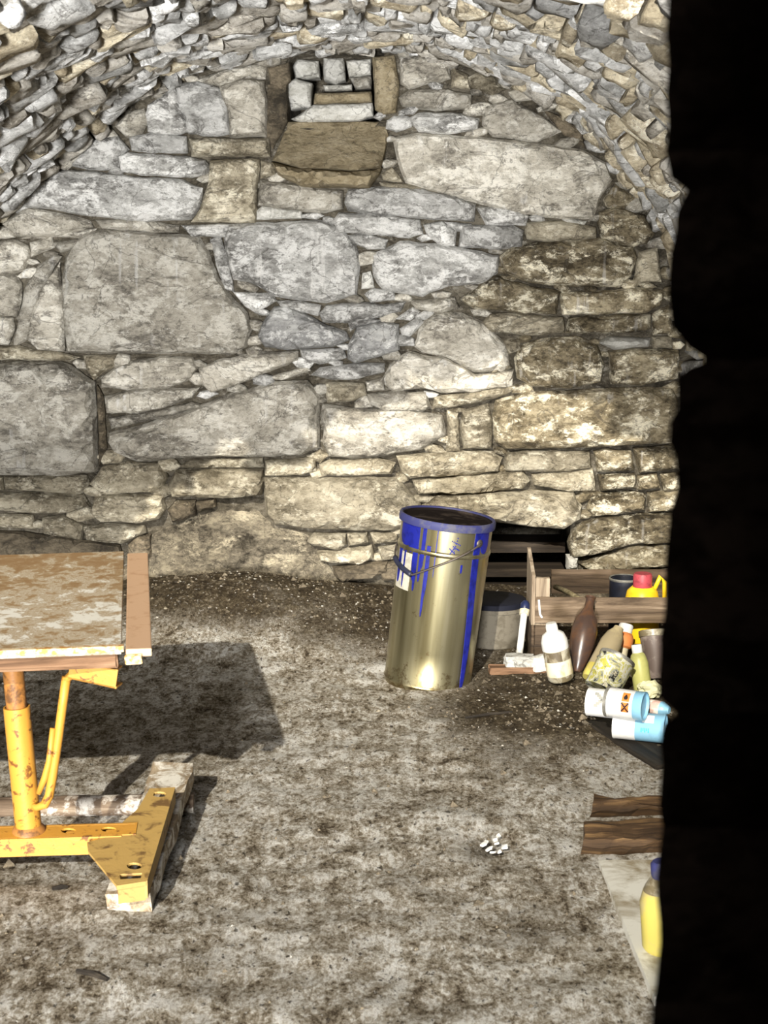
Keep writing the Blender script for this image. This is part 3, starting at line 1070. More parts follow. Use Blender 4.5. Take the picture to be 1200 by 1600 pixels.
# ------------------------------------------------------------------ the dark doorway the picture is taken through
JY = 1.0
edge_px = [(1052, -140), (1048, 0), (1046, 100), (1038, 235), (1047, 280), (1072, 300), (1056, 330), (1046, 395), (1045, 460), (1050, 512), (1076, 545), (1110, 565),
           (1076, 576), (1058, 592), (1060, 640), (1046, 662), (1043, 692), (1054, 715), (1057, 765), (1044, 805), (1041, 860), (1040, 920), (1030, 1000), (1031, 1088),
           (1058, 1112), (1034, 1132), (1029, 1160), (1031, 1230), (1036, 1285), (1030, 1335), (1027, 1405), (1031, 1480), (1027, 1515), (1023, 1560), (1021, 1610), (1018, 1800), (1016, 2600)]
cuts = [0, 3, 5, 7, 11, 13, 15, 19, 22, 24, 28, 31, 33, 35, 36]
wall_front = Geo().box((0.30, JY + 0.05, -0.3), (2.6, JY + 0.35, 2.3)).box((0.205, JY + 0.008, -0.3), (0.32, JY + 0.05, 2.3)).build('wall_front', M['shade_black'])
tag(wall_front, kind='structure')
for a, b in zip(cuts[:-1], cuts[1:]):
    pts = edge_px[a:b + 1]
    pts = [(pts[0][0] + 3, pts[0][1] - 9)] + list(pts) + [(pts[-1][0] + 3, pts[-1][1] + 9)]
    k = RNG.randint(0, 40)
    pl = list(pts) + [(1330 + k, pts[-1][1]), (1330 + k, pts[0][1])]
    poly = [(at_y(px, py, JY).x, at_y(px, py, JY).z) for px, py in pl]
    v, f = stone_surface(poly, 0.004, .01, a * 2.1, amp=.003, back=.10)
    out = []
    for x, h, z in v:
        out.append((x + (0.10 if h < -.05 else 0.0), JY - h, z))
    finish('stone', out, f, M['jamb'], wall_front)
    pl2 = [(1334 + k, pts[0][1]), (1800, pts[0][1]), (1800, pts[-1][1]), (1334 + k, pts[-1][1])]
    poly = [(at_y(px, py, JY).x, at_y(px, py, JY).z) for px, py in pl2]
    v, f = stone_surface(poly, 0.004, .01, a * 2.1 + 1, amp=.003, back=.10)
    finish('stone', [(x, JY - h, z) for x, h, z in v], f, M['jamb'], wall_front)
sun_blocker = Geo()  # unseen walls and roof added and trimmed to keep sun off the jamb
sun_blocker.box((-0.17, -1.6, -0.2), (-0.14, -0.45, 2.1))
sun_blocker.box((-0.17, -1.75, -0.2), (2.6, -1.6, 2.1))
rf = [(-0.15, -1.7), (-0.15, -0.45), (0.17, 1.02), (0.17, 1.1), (2.6, 1.1), (2.6, -1.7)]
sun_blocker.add([(x, y, 1.95) for x, y in rf] + [(x, y, 2.1) for x, y in rf], [tuple(range(6)), tuple(range(6, 12))] + [(i, (i + 1) % 6, 6 + (i + 1) % 6, 6 + i) for i in range(6)])
sun_blocker.box((2.5, -1.7, -0.2), (2.6, 1.1, 2.1))
sun_blocker = sun_blocker.build('wall_sun_blocker', M['shade_black'])
tag(sun_blocker, kind='structure')

# ------------------------------------------------------------------ loose grit on the floor


def grit():
    G = Geo()
    r = random.Random(3)
    n = 0
    for _ in range(26000):
        x, y = r.uniform(-1.3, 1.15), r.uniform(2.6, 6.15)
        w = dirt(x, y)
        p = 0.02 + 0.55 * max(0, w - 0.25)
        if r.random() > p:
            continue
        s = r.uniform(.003, .008) * (1 + 1.2 * (r.random() < .06))
        z = floor_z(x, y)
        pts = []
        for d in ((1, 0, 0), (-.5, .87, 0), (-.5, -.87, 0), (0, 0, .8), (0, 0, -.5)):
            q = r.uniform(.6, 1.3) * s
            pts.append((x + d[0] * q, y + d[1] * q, z + s * .15 + d[2] * q))
        G.add(pts, [(0, 1, 3), (1, 2, 3), (2, 0, 3), (1, 0, 4), (2, 1, 4), (0, 2, 4)])
        n += 1
    o = G.build('grit', M['dark'], floor)
    tag(o, 'loose brown grit and crumbs lying over the cellar floor', kind='stuff')
    G = Geo()
    for _ in range(1500):
        x, y = r.uniform(-1.3, 1.1), r.uniform(2.7, 6.1)
        w = dirt(x, y)
        if r.random() > 0.06 + 1.2 * max(0, w - .15):
            continue
        s = r.uniform(.002, .006) * (1.15 if w > .4 else 1)
        z = floor_z(x, y)
        pts = []
        for d in ((1, 0, 0), (-.5, .87, 0), (-.5, -.87, 0), (0, 0, .7), (0, 0, -.5)):
            q = r.uniform(.6, 1.4) * s
            pts.append((x + d[0] * q, y + d[1] * q, z + s * .15 + d[2] * q))
        G.add(pts, [(0, 1, 3), (1, 2, 3), (2, 0, 3), (1, 0, 4), (2, 1, 4), (0, 2, 4)])
    o = G.build('plaster_crumbs', M['grey'], floor)
    tag(o, 'white plaster crumbs scattered over the brown floor', kind='stuff')


grit()

# ------------------------------------------------------------------ tall paint drum
m_tin, nt, b = newmat('brassy_tinplate')
tc = nd(nt, 'ShaderNodeTexCoord').outputs['Object']
mp = nd(nt, 'ShaderNodeMapping', {'Vector': tc, 'Scale': (14, 14, 0.7)}).outputs[0]
n1 = noise_fac(nt, mp, 1.2, 4, 0.5)
c = ramp(nt, n1, [(0.35, (0.17, 0.145, 0.075)), (0.5, (0.34, 0.305, 0.18)), (0.68, (0.52, 0.48, 0.33))])
n2 = noise_fac(nt, tc, 30, 8, 0.75)
sepz = nd(nt, 'ShaderNodeSeparateXYZ', {0: tc}).outputs[2]
lowf = nd(nt, 'ShaderNodeMapRange', {0: sepz, 1: 0.0, 2: 0.10, 3: 0.16, 4: 0.0}).outputs[0]
rf = nd(nt, 'ShaderNodeMath', {0: n2, 1: lowf}, operation='ADD').outputs[0]
c = mixc(nt, ramp(nt, rf, [(0.60, 0.0), (0.70, 0.75)]), c, (0.12, 0.075, 0.03))
nt.links.new(c, b.inputs['Base Color'])
b.inputs['Metallic'].default_value = 0.92
b.inputs['Roughness'].default_value = 0.29
b.inputs['Anisotropic'].default_value = 0.5
M['blue_paint'] = plain('ultramarine_paint', (0.008, 0.012, 0.17), 0.4, var=0.45, scale=30)
M['blue_dusty'] = plain('dusty_blue_paint', (0.025, 0.028, 0.105), 0.65, scale=22, col2=(0.06, 0.06, 0.095))
M['lid'] = plain('grimy_lid', (0.016, 0.013, 0.012), 0.85, scale=14, col2=(0.045, 0.036, 0.031), spec=.0)
M['wire'] = plain('dull_wire', (0.10, 0.085, 0.075), 0.5, 0.6, var=.5)
M['bluedark_grip'] = plain('dark_grip', (0.015, 0.017, 0.035), 0.5, var=.4)
M['off_white'] = plain('off_white_patch', (0.38, 0.36, 0.30), 0.5, var=.3, scale=30)

DB = at_z(668, 1062, 0.0)
DT = at_y(700, 806, DB.y)
drum = thing('paint_drum', 'tall brassy metal paint drum with blue drips leaning against the back wall stones', 'drum', DB)
H = (DT - DB).length
drum.rotation_mode = 'QUATERNION'
drum.rotation_quaternion = axis_matrix(Vector((0, 0, 0)), DT - DB).to_quaternion()
R = 0.147
pr = [(0, -.03), (R * .93, -.03), (R * .965, .0), (R * .985, .008), (R * .96, .016)]
pr += [(R * (.96 + .035 * t), .016 + t * (H * .80 - .016)) for t in (0.25, .5, .75, 1)]
pr += [(R * 1.015, H * .805), (R * 1.025, H * .815), (R * 1.015, H * .826), (R * .995, H * .832), (R * 1.0, H * .97), (R * 1.0, H * .975), (0, H * .97)]
dbody = Geo().lathe(pr, 64).build('drum_body', m_tin, drum, auto=35)
Geo().lathe([(R * .985, H * .955), (R * 1.05, H * .958), (R * 1.06, H * .975), (R * 1.055, H * .995), (R * 1.03, H * 1.004), (R * .99, H * 1.002), (R * .97, H * .986)], 64).build('rim', M['blue_dusty'], drum, auto=40)
Geo().lathe([(0, H * .983), (R * .3, H * .984), (R * .7, H * .983), (R * .90, H * .984), (R * .94, H * .994), (R * .985, H * .993), (R * .985, H * .984)], 64).build('lid', M['lid'], drum, auto=40)
asn = math.asin


def dr(s, w, z0, z1, tip=True, wob=0.0):
    a = asn(max(-.99, min(.99, s)))
    ha = w / max(.3, math.cos(a)) / 2
    tp = (lambda t: 0.55 + 0.45 * min(1, t * 3) if t > 0.05 else 0.25) if tip else None
    return Geo().cylpatch(R * 1.002, a - ha, a + ha, z0 * H, z1 * H, tp, 6, 14, wob).build('paint_drip', M['blue_paint'], dbody)


dr(-.86, .24, .83, .97)
dr(-.74, .13, .80, .97)
dr(-.64, .10, .64, .97)
dr(-.61, .05, .58, .84)
dr(-.49, .075, .72, .97)
dr(-.52, .05, .64, .8)
dr(-.37, .08, .56, .86)
dr(-.385, .05, .44, .7)
dr(-.22, .022, .68, .97)
dr(-.93, .05, .60, .8)
dr(-.84, .03, .58, .8)
dr(.68, .13, .012, .97, True, .035)
dr(.82, .16, .83, .97)
dr(.36, .04, .72, .77)
dr(.62, .05, .72, .78)
Geo().cylpatch(R * 1.001, asn(-.96), asn(-.70), .57 * H, .79 * H, None, 8, 4, 0, .0008).build('pale_patch', M['off_white'], dbody)  # off-white patch on the drum's upper left side
mk = Geo()
for (s0, t0, s1, t1) in ((.10, .905, .27, .885), (.13, .875, .26, .855), (.21, .925, .16, .845), (.06, .86, .17, .835), (.15, .865, .08, .83)):
    n = 6
    for i in range(n):
        u = i / (n - 1)
        s, t = s0 + (s1 - s0) * u, t0 + (t1 - t0) * u
        a = asn(s)
        mk.cylpatch(R * 1.001, a - .011, a + .011, (t - .0035) * H, (t + .0035) * H, None, 2, 1, 0, .0012)
mk.build('handwritten_marks', M['blue_paint'], dbody)
bail, grip = [], []
for i in range(61):
    ph_d = 44 - 3.0 * i
    if ph_d > -39:
        zt_ = .895 - .223 * (44 - ph_d) / 83
    elif ph_d > -82:
        zt_ = .672 + .055 * (-39 - ph_d) / 43
    else:
        zt_ = .727 + .168 * (-82 - ph_d) / 54
    ph = math.radians(ph_d)
    rr = R * 1.02 + .004
    p = (rr * math.sin(ph), -rr * math.cos(ph), H * zt_)
    bail.append(p)
    if -84 <= ph_d <= -38:
        grip.append(p)
hdl = Geo().tube(bail, .0032, 8).build('handle', M['wire'], drum, smooth=True)
Geo().tube(grip, .0085, 10).build('handle_grip', M['bluedark_grip'], hdl, smooth=True)
for ph in (math.radians(44), math.radians(-136)):
    d = Vector((math.sin(ph), -math.cos(ph), 0))
    Geo(axis_matrix(d * (R * .985) + Vector((0, 0, .895 * H)), d * R * 1.2 + Vector((0, 0, .895 * H)))).lathe([(0, 0), (.014, 0), (.013, .005), (.008, .008), (0, .009)], 20).build('ear', M['wire'], drum, smooth=True)

# ------------------------------------------------------------------ work table on a yellow jack stand
TZ = 0.58
Pn, Pf = at_z(237, 1006, TZ), at_z(231, 860, TZ)
vdir = Vector((Pf.x - Pn.x, Pf.y - Pn.y, 0))
TL = vdir.length
yaw = math.atan2(-vdir.x, vdir.y)
table = thing('work_table', 'worn laminate table board on a yellow steel stand at the left', 'table', (Pn.x, Pn.y, 0), yaw)
TM = Matrix.Translation((Pn.x, Pn.y, 0)) @ Matrix.Rotation(yaw, 4, 'Z')
TI = TM.inverted()

m_lam, nt, b = newmat('worn_laminate')
tc = nd(nt, 'ShaderNodeTexCoord').outputs['Object']
mp = nd(nt, 'ShaderNodeMapping', {'Vector': tc, 'Scale': (3.2, 2.6, 4.0)}).outputs[0]
n1 = noise_fac(nt, mp, 2.2, 9, 0.70, 1.2)
n2 = noise_fac(nt, mp, 6.5, 9, 0.72, 0.8)
sy = nd(nt, 'ShaderNodeSeparateXYZ', {0: tc}).outputs[1]
wear = nd(nt, 'ShaderNodeMapRange', {0: sy, 1: 0.0, 2: TL, 3: 0.05, 4: -0.05}).outputs[0]
nn = nd(nt, 'ShaderNodeMath', {0: nd(nt, 'ShaderNodeMath', {0: n1, 1: n2}, operation='ADD').outputs[0], 1: 0.5}, operation='MULTIPLY').outputs[0]
nn = nd(nt, 'ShaderNodeMath', {0: nn, 1: wear}, operation='ADD').outputs[0]
c = ramp(nt, nn, [(0.42, (0.27, 0.165, 0.075)), (0.485, (0.34, 0.24, 0.13)), (0.505, (0.52, 0.46, 0.36)), (0.53, (0.36, 0.27, 0.16)), (0.575, (0.70, 0.68, 0.61))])
nt.links.new(c, b.inputs['Base Color'])
b.inputs['Roughness'].default_value = 0.6
bump(nt, b, nn, .15, .004)
M['lip'] = plain('pale_edge_wood', (0.62, 0.50, 0.32), 0.6, scale=60, col2=(0.42, 0.20, 0.05), at=.52)
M['pinkwood'] = plain('pinkish_edge_wood', (0.56, 0.36, 0.22), 0.6, scale=18, col2=(0.46, 0.27, 0.15), at=.6)
M['roughwood'] = wood('old_rough_wood', (0.05, 0.025, 0.012), (0.16, 0.09, 0.05), (0.28, 0.18, 0.11), 0)
M['yellow'] = plain('worn_yellow_paint', (0.44, 0.215, 0.03), 0.5, scale=34, col2=(0.13, 0.05, 0.010), at=.60, soft=.03, bmp=.15)
M['yellow_dusty'] = plain('dusty_yellow_paint', (0.34, 0.22, 0.065), 0.65, scale=18, col2=(0.12, 0.065, 0.02), at=.58, soft=.05, bmp=.2)
M['rustpipe'] = plain('rusty_inner_tube', (0.30, 0.13, 0.03), 0.55, scale=22, col2=(0.10, 0.045, 0.015), bmp=.2)

W_ = 0.86
Geo().box((-W_, .004, TZ - .022), (-.066, TL, TZ), .002).build('tabletop', m_lam, table)
Geo().box((-W_, -.016, TZ - .012), (-.060, .003, TZ + .002), .002).build('front_edge', M['lip'], table)
Geo().box((-.056, -.022, TZ - .022), (0, TL - .01, TZ - .004), .003).build('edge_strip', M['pinkwood'], table)
G = Geo().box((-W_, .02, TZ - .058), (-.075, .05, TZ - .024), .006, .003)
G.box((-W_, .05, TZ - .045), (-.10, TL - .06, TZ - .023), .003)
G.build('underframe', M['roughwood'], table)
tb = Geo()
Geo().box((-.058, -.034, TZ - .034), (-.022, -.028, TZ - .016), .002, .002).build('corner_splinter', M['lip'], table)

KS, K0 = 0.10, 3.40          # the stand's foot rests on a slightly raised plank


def pl_at(px, py, off):
    return at_slope(px, py, off, KS, K0)


def plate(px_poly, holes, off, thick, mtx):
    pts = [pl_at(x, y, off) for x, y in px_poly]
    hl = []
    for h in holes:
        if h[0] == 'e':
            _, cx, cy, rx, ry = h
            hl.append([pl_at(cx + rx * math.cos(t * math.pi / 7), cy + ry * math.sin(t * math.pi / 7), off) for t in range(14)])
        else:
            _, x0, y0, x1, y1 = h
            hl.append([pl_at(x, y, off) for x, y in ((x0, y0), (x1, y0 + (-2)), (x1 - 2, y1 - 2), (x0 + 1, y1))])
    loops = [pts] + hl
    vs2, ed, L = [], [], []
    for lp in loops:
        s = len(vs2)
        vs2 += [Vector((p.x, p.y)) for p in lp]
        ed += [(s + i, s + (i + 1) % len(lp)) for i in range(len(lp))]
    V, E, F, _, _, _ = delaunay_2d_cdt(vs2, ed, [], 1, 1e-7)
    P = [(v.x, v.y) for v in V]
    keep = []
    for f in F:
        c = np.mean([P[i] for i in f], axis=0)
        if any(seg_dist([c], [(p.x, p.y) for p in lp])[1][0] for lp in hl):
            continue
        keep.append(tuple(f))
    n = len(P)
    zz = [off + KS * (p[1] - K0) for p in P]
    vv = [(p[0], p[1], z) for p, z in zip(P, zz)] + [(p[0], p[1], z - thick) for p, z in zip(P, zz)]
    ff = list(keep) + [tuple(reversed([i + n for i in f])) for f in keep]
    cnt = {}
    for f in keep:
        for i in range(3):
            e = (min(f[i], f[(i + 1) % 3]), max(f[i], f[(i + 1) % 3]))
            cnt[e] = cnt.get(e, 0) + 1
    ff += [(a, b, b + n, a + n) for (a, b), k in cnt.items() if k == 1]
    g = Geo(mtx)
    g.add(vv, ff)
    return g


PO = .095
gus = plate([(234, 1232), (272, 1230), (250, 1300), (228, 1376), (182, 1383), (138, 1330), (136, 1316), (186, 1303), (192, 1284), (215, 1264)],
            [('e', 249, 1241, 11, 4.2), ('e', 210, 1353, 12, 5.5), ('r', 187, 1366, 222, 1374)], PO, .006, TI)
gus.build('gusset_plate', M['yellow_dusty'], table)
# right flange and the near end of the channel
g = Geo(TI)
a_, b_ = pl_at(272, 1230, PO), pl_at(228, 1376, PO)
c_ = pl_at(182, 1383, PO)
for p, q in ((a_, b_), (c_, b_)):
    dn = Vector((0, 0, -.040 if p is a_ else -.010))
    nrm = (q - p).cross(dn).normalized() * .003
    g.add([p + nrm, q + nrm, q + nrm + dn, p + nrm + dn, p - nrm, q - nrm, q - nrm + dn, p - nrm + dn],
          [(0, 1, 2, 3), (4, 5, 6, 7), (0, 1, 5, 4), (2, 3, 7, 6), (1, 2, 6, 5), (0, 3, 7, 4)])
for p, q in ((pl_at(184, 1366, PO), pl_at(240, 1238, PO)), (pl_at(184, 1380, PO), pl_at(227, 1374, PO))):
    dn = Vector((0, 0, -.047))
    nrm = (q - p).cross(dn).normalized() * .002
    g.add([p + nrm, q + nrm, q + nrm + dn, p + nrm + dn, p - nrm, q - nrm, q - nrm + dn, p - nrm + dn],
          [(0, 1, 2, 3), (4, 5, 6, 7), (0, 1, 5, 4), (2, 3, 7, 6), (1, 2, 6, 5), (0, 3, 7, 4)])
g.build('channel_flange', M['yellow_dusty'], table)
# long foot beam with two bolt holes in its top
bp = [(-170, 1296), (60, 1291), (174, 1287), (215, 1285), (212, 1303), (150, 1306), (0, 1310), (-170, 1316)]
fb = plate(bp, [('e', 107, 1298, 12, 4), ('e', 170, 1296, 12, 4)], PO + .002, .005, TI)
f0, f1 = pl_at(-170, 1316, PO + .002), pl_at(190, 1305, PO + .002)
k0, k1 = pl_at(-170, 1296, PO + .002), pl_at(212, 1286, PO + .002)
for p, q in ((f0, f1), (k0, k1)):
    dn = Vector((0, 0, -.042))
    nrm = Vector((0, .004, 0))
    fb.add([p + nrm, q + nrm, q + nrm + dn, p + nrm + dn, p - nrm, q - nrm, q - nrm + dn, p - nrm + dn],
           [(0, 1, 2, 3), (4, 5, 6, 7), (0, 1, 5, 4), (2, 3, 7, 6), (1, 2, 6, 5), (0, 3, 7, 4)])
for zz_ in (-.040,):
    q_ = [p + Vector((0, 0, zz_)) for p in (f0, f1, k1, k0)]
    fb.add(q_ + [p + Vector((0, 0, -.004)) for p in q_], [(0, 1, 2, 3), (4, 5, 6, 7), (0, 1, 5, 4), (1, 2, 6, 5), (2, 3, 7, 6), (3, 0, 4, 7)])
fb.build('foot_beam', M['yellow'], table)
pb = pl_at(45, 1298, PO)
YP = pb.y
ptop = at_y(26, 1104, YP)
u = (ptop - pb).normalized()
Geo(TI @ axis_matrix(pb, ptop)).lathe([(0, 0), (.030, 0), (.030, (ptop - pb).length), (.026, (ptop - pb).length), (.026, (ptop - pb).length - .02)], 28).build('post_sleeve', M['yellow'], table, auto=40)
zt = TZ - .044
pt2 = pb + u * ((zt - pb.z) / u.z)
Geo(TI @ axis_matrix(pb, pt2)).lathe([(0, .1), (.0235, .1), (.0235, (pt2 - pb).length), (0, (pt2 - pb).length)], 24).build('post_tube', M['rustpipe'], table, auto=40)
Geo(TI @ axis_matrix(pb, ptop)).lathe([(.029, -.002), (.040, -.002), (.036, .008), (.030, .014)], 24).build('weld_collar', M['rustpipe'], table, auto=50)
lp = [at_y(x, y, YP - .03) for x, y in ((104, 1057), (98, 1100), (90, 1160), (82, 1215), (77, 1243), (70, 1257), (58, 1262), (46, 1262))]
lp[-1] = lp[-1] + Vector((0, .02, 0))
Geo(TI).tube(lp, [.0105] * 6 + [.008, .008], 12).build('lever_rod', M['yellow'], table, smooth=True)
lp = [at_y(x, y, YP - .035) for x, y in ((83, 1138), (77, 1190), (70, 1215), (60, 1240))]
Geo(TI).tube(lp, [.007, .0075, .008, .006], 10).build('lever_spring', M['yellow'], table, smooth=True)
A_, B_ = at_y(113, 1042, YP - .04), at_y(187, 1058, YP - .06)
bx = axis_matrix(A_, B_)
L_ = (B_ - A_).length
g = Geo(TI @ bx)
g.box((-.020, -.022, 0), (-.015, .022, L_), .001)
g.box((-.020, -.022, 0), (.020, -.017, L_ * 1.02), .001)
g.box((-.020, .017, 0), (.020, .022, L_ * .97), .001)
g.build('lever_handle', M['yellow'], table)
g = Geo(TI)
g.tube([lp[0] * 0 + at_y(104, 1062, YP - .03), A_ + (B_ - A_) * .12], .009, 8)
g.build('lever_joint', M['yellow'], table)
# plank below the foot, round pole behind
M['plank_white'] = wood('lime_splashed_wood', (0.10, 0.07, 0.04), (0.26, 0.20, 0.13), (0.40, 0.33, 0.23), 1, stain=(0.66, 0.64, 0.58), stain_at=.545)
M['pole'] = wood('bark_stripped_pole', (0.045, 0.03, 0.02), (0.13, 0.092, 0.062), (0.25, 0.20, 0.145), 0, stain=(0.52, 0.49, 0.44), stain_at=.57)
pc = [pl_at(166, 1398, .045), pl_at(236, 1396, .045), pl_at(304, 1192, .045), pl_at(240, 1190, .045)]
g = Geo()
nL = 12
vs_, fs_ = [], []
for i in range(nL + 1):
    t = i / nL
    l, r_ = pc[0].lerp(pc[3], t), pc[1].lerp(pc[2], t)
    j = .004
    for p, dz in ((l, 0), (r_, 0), (r_, -.044), (l, -.044)):
        vs_.append(p + Vector((RNG.uniform(-j, j), RNG.uniform(-j, j), dz + RNG.uniform(-j, j) * .5)))
for i in range(nL):
    for k in range(4):
        a, b2 = i * 4 + k, i * 4 + (k + 1) % 4
        fs_.append((a, b2, b2 + 4, a + 4))
fs_ += [(0, 1, 2, 3), tuple(nL * 4 + i for i in range(4))]
ctr = sum((Vector(p) for p in vs_), Vector()) / len(vs_)
ctr.z = 0
o = Geo(Matrix.Translation(-ctr)).add(vs_, fs_).build('wooden_plank', M['plank_white'])
o.location = ctr
tag(o, 'rough plank with white lime crust lying under the yellow stand foot', 'plank')
l0, l1 = at_z(-160, 1266, .022), at_z(303, 1255, .022)
n = 14
pts = [l0.lerp(l1, i / n) + Vector((0, RNG.uniform(-.003, .003), RNG.uniform(-.002, .002))) for i in range(n + 1)]
ctr = (l0 + l1) / 2
o = Geo(Matrix.Translation(-ctr)).tube(pts, [.026 + RNG.uniform(-.001, .002) for _ in pts], 16).build('round_pole', M['pole'], smooth=False, auto=50)
o.location = ctr
tag(o, 'round peeling wooden pole lying behind the yellow stand, one sawn end showing', 'pole')

# ------------------------------------------------------------------ crate by the right wall
M['crate'] = wood('grey_crate_wood', (0.05, 0.033, 0.020), (0.145, 0.104, 0.068), (0.27, 0.21, 0.15), 0)
M['crate_dark'] = wood('weathered_crate_wood', (0.020, 0.013, 0.008), (0.066, 0.045, 0.028), (0.13, 0.092, 0.060), 0)
M['crate_v'] = wood('crate_corner_wood', (0.10, 0.072, 0.048), (0.26, 0.205, 0.145), (0.40, 0.335, 0.255), 2)
CY0, CY1 = 5.36, 5.78
c0 = at_y(836, 936, CY0)
crate = thing('wooden_crate', 'open slatted wooden crate of grey boards below the right wall stones', 'crate', (c0.x, CY0, floor_z(c0.x, CY0)))
CI = crate.location.copy()


def cbox(a, b2, name, mat, jit=.0015, bev=.0025):
    return Geo().box((a[0] - CI.x, a[1] - CI.y, a[2] - CI.z), (b2[0] - CI.x, b2[1] - CI.y, b2[2] - CI.z), bev, jit).build(name, M[mat], crate)


XR = 1.075
zt, zb = at_y(840, 934, CY0).z, at_y(840, 974, CY0).z
cbox((c0.x, CY0, zb), (XR, CY0 + .012, zt), 'slat', 'crate')
zt2, zb2 = at_y(870, 890, CY1).z, at_y(870, 927, CY1).z
cbox((at_y(862, 890, CY1).x, CY1, zb2), (XR, CY1 + .012, zt2), 'slat', 'crate_dark')
cbox((c0.x, CY1, CI.z + .02), (XR, CY1 + .012, CI.z + .09), 'slat', 'crate_dark')
cbox((c0.x, CY0, CI.z + .012), (XR, CY0 + .012, CI.z + .055), 'slat', 'crate_dark')
# left end board with the raised corner
e0, e1 = c0.x - .012, c0.x
ze = at_y(830, 868, CY0 + .15).z
g = Geo(Matrix.Translation(-CI))
for yy0, yy1, zz0, zz1 in ((CY0 - .002, CY0 + .19, zb - .005, ze),):
    g.add([(e0, yy0, zz0), (e0, yy1, zz0), (e0, yy1, zz1 + .02), (e0, yy0, zz1 - .035), (e1, yy0, zz0), (e1, yy1, zz0), (e1, yy1, zz1 + .02), (e1, yy0, zz1 - .035)],
          [(0, 1, 2, 3), (4, 5, 6, 7), (0, 1, 5, 4), (1, 2, 6, 5), (2, 3, 7, 6), (3, 0, 4, 7)])
g.build('end_board', M['crate_v'], crate)
cbox((c0.x - .011, CY0, CI.z + .0), (c0.x, CY1, zb - .008), 'end_board', 'crate_dark')
cbox((c0.x + .001, CY0 + .013, zb - .01), (c0.x + .05, CY0 + .035, at_y(850, 903, CY0 + .02).z), 'corner_post', 'crate_v')
cbox((c0.x + .001, CY0 + .0125, CI.z - .005), (c0.x + .075, CY0 + .03, zb - .011), 'corner_post', 'crate_dark')
cbox((XR - .05, CY0 + .013, CI.z), (XR, CY0 + .035, zt), 'corner_post', 'crate_dark')
cbox((c0.x + .002, CY0 + .036, CI.z + .005), (XR - .01, CY1 - .002, CI.z + .015), 'bottom_board', 'crate_dark')
cbox((XR - .012, CY0 + .036, CI.z + .016), (XR, CY1 - .002, zt2), 'end_board', 'crate_dark')
# white staple strip on the front corner
M['white_plastic'] = plain('white_plastic', (0.60, 0.60, 0.57), 0.4, var=.12, scale=25)
g = Geo(Matrix.Translation(-CI))
g.tube([at_y(842, 937, CY0 - .003), at_y(843, 950, CY0 - .004), at_y(844, 960, CY0 - .004), at_y(847, 965, CY0 - .003)], .004, 6)
g.build('white_tape', M['white_plastic'], crate)
# a stick and a twig lying in the crate
M['twig'] = wood('dry_stick', (0.06, 0.05, 0.025), (0.18, 0.15, 0.085), (0.30, 0.26, 0.16), 0)
p0, p1 = at_y(868, 917, CY0 + .30), at_y(908, 937, CY0 + .03)
p0.z = max(p0.z, CI.z + .05)
o = Geo().tube([p0 - p0, (p1 - p0) * .5 + Vector((0, 0, .004)), p1 - p0], [.010, .009, .007], 8).build('stick', M['twig'], smooth=True)
o.location = p0
tag(o, 'greenish dry stick leaning inside the crate over the front slat', 'stick')

# ------------------------------------------------------------------ bottles, tins and other rubbish


def round_thing(name, label, cat, base, tip, parts, group=None, n=28):
    """parts: list of (part name, material, profile in metres along the axis); base/tip world points"""
    t = thing(name, label, cat, base, 0.0, group)
    t.rotation_mode = 'QUATERNION'
    t.rotation_quaternion = axis_matrix(Vector((0, 0, 0)), tip - base).to_quaternion()
    for nm, mt, pf in parts:
        Geo().lathe(pf, n).build(nm, mt, t, auto=42)
    return t


def px_axis(bx_, by_, tx, ty, y_base_z, lean=0.0):
    """base point on the ground, tip by image position; lean = extra distance of the tip"""
    b_ = at_z(bx_, by_, y_base_z)
    return b_, at_y(tx, ty, b_.y + lean)


M['milky'] = plain('milky_plastic', (0.36, 0.335, 0.26), 0.35, scale=14, col2=(0.13, 0.105, 0.06), at=.50)
M['cream'] = plain('cream_plastic', (0.56, 0.51, 0.37), 0.4, scale=20, col2=(0.38, 0.32, 0.19))
M['amber'] = plain('brown_glass_dirty', (0.045, 0.028, 0.022), 0.3, scale=17, col2=(0.10, 0.046, 0.020), spec=.5, at=.57, soft=.12)
M['amber_warm'] = plain('amber_patch', (0.28, 0.11, 0.03), 0.25, var=.4, spec=.6)
M['orange'] = plain('orange_plastic', (0.62, 0.22, 0.07), 0.4, var=.25)
M['limey'] = plain('lime_plastic', (0.42, 0.42, 0.15), 0.4, var=.25)
M['lemon'] = plain('lemon_plastic', (0.46, 0.39, 0.09), 0.4, col2=(.38,.32,.14), scale=14)
M['yellow_can'] = plain('yellow_plastic', (0.85, 0.56, 0.02), 0.4, var=.15)
M['redcap'] = plain('red_pink_plastic', (0.36, 0.05, 0.065), 0.5, var=.35, scale=40)
M['tinwhite'] = plain('white_tin', (0.58, 0.58, 0.565), 0.4, var=.2, scale=14)
M['tinblue'] = plain('pale_blue_print', (0.19, 0.38, 0.52), 0.35, var=.12)
M['teal'] = plain('teal_print', (0.03, 0.33, 0.45), 0.4, var=.1)
M['hazard'] = plain('orange_print', (0.66, 0.17, 0.03), 0.4, var=.1)
M['black'] = plain('black_print', (0.01, 0.008, 0.007), 0.5, var=.2)
M['greymark'] = plain('grey_print', (0.27, 0.27, 0.24), 0.5, var=.2)
M['steel'] = plain('dull_steel', (0.36, 0.35, 0.31), 0.4, 0.7, var=.4)
M['darkcup'] = plain('dark_dirty_plastic', (0.10, 0.075, 0.065), 0.5, scale=14, col2=(0.24, 0.20, 0.17))
M['bluedark'] = plain('dark_blue_plastic', (0.014, 0.022, 0.07), 0.4, var=.4)
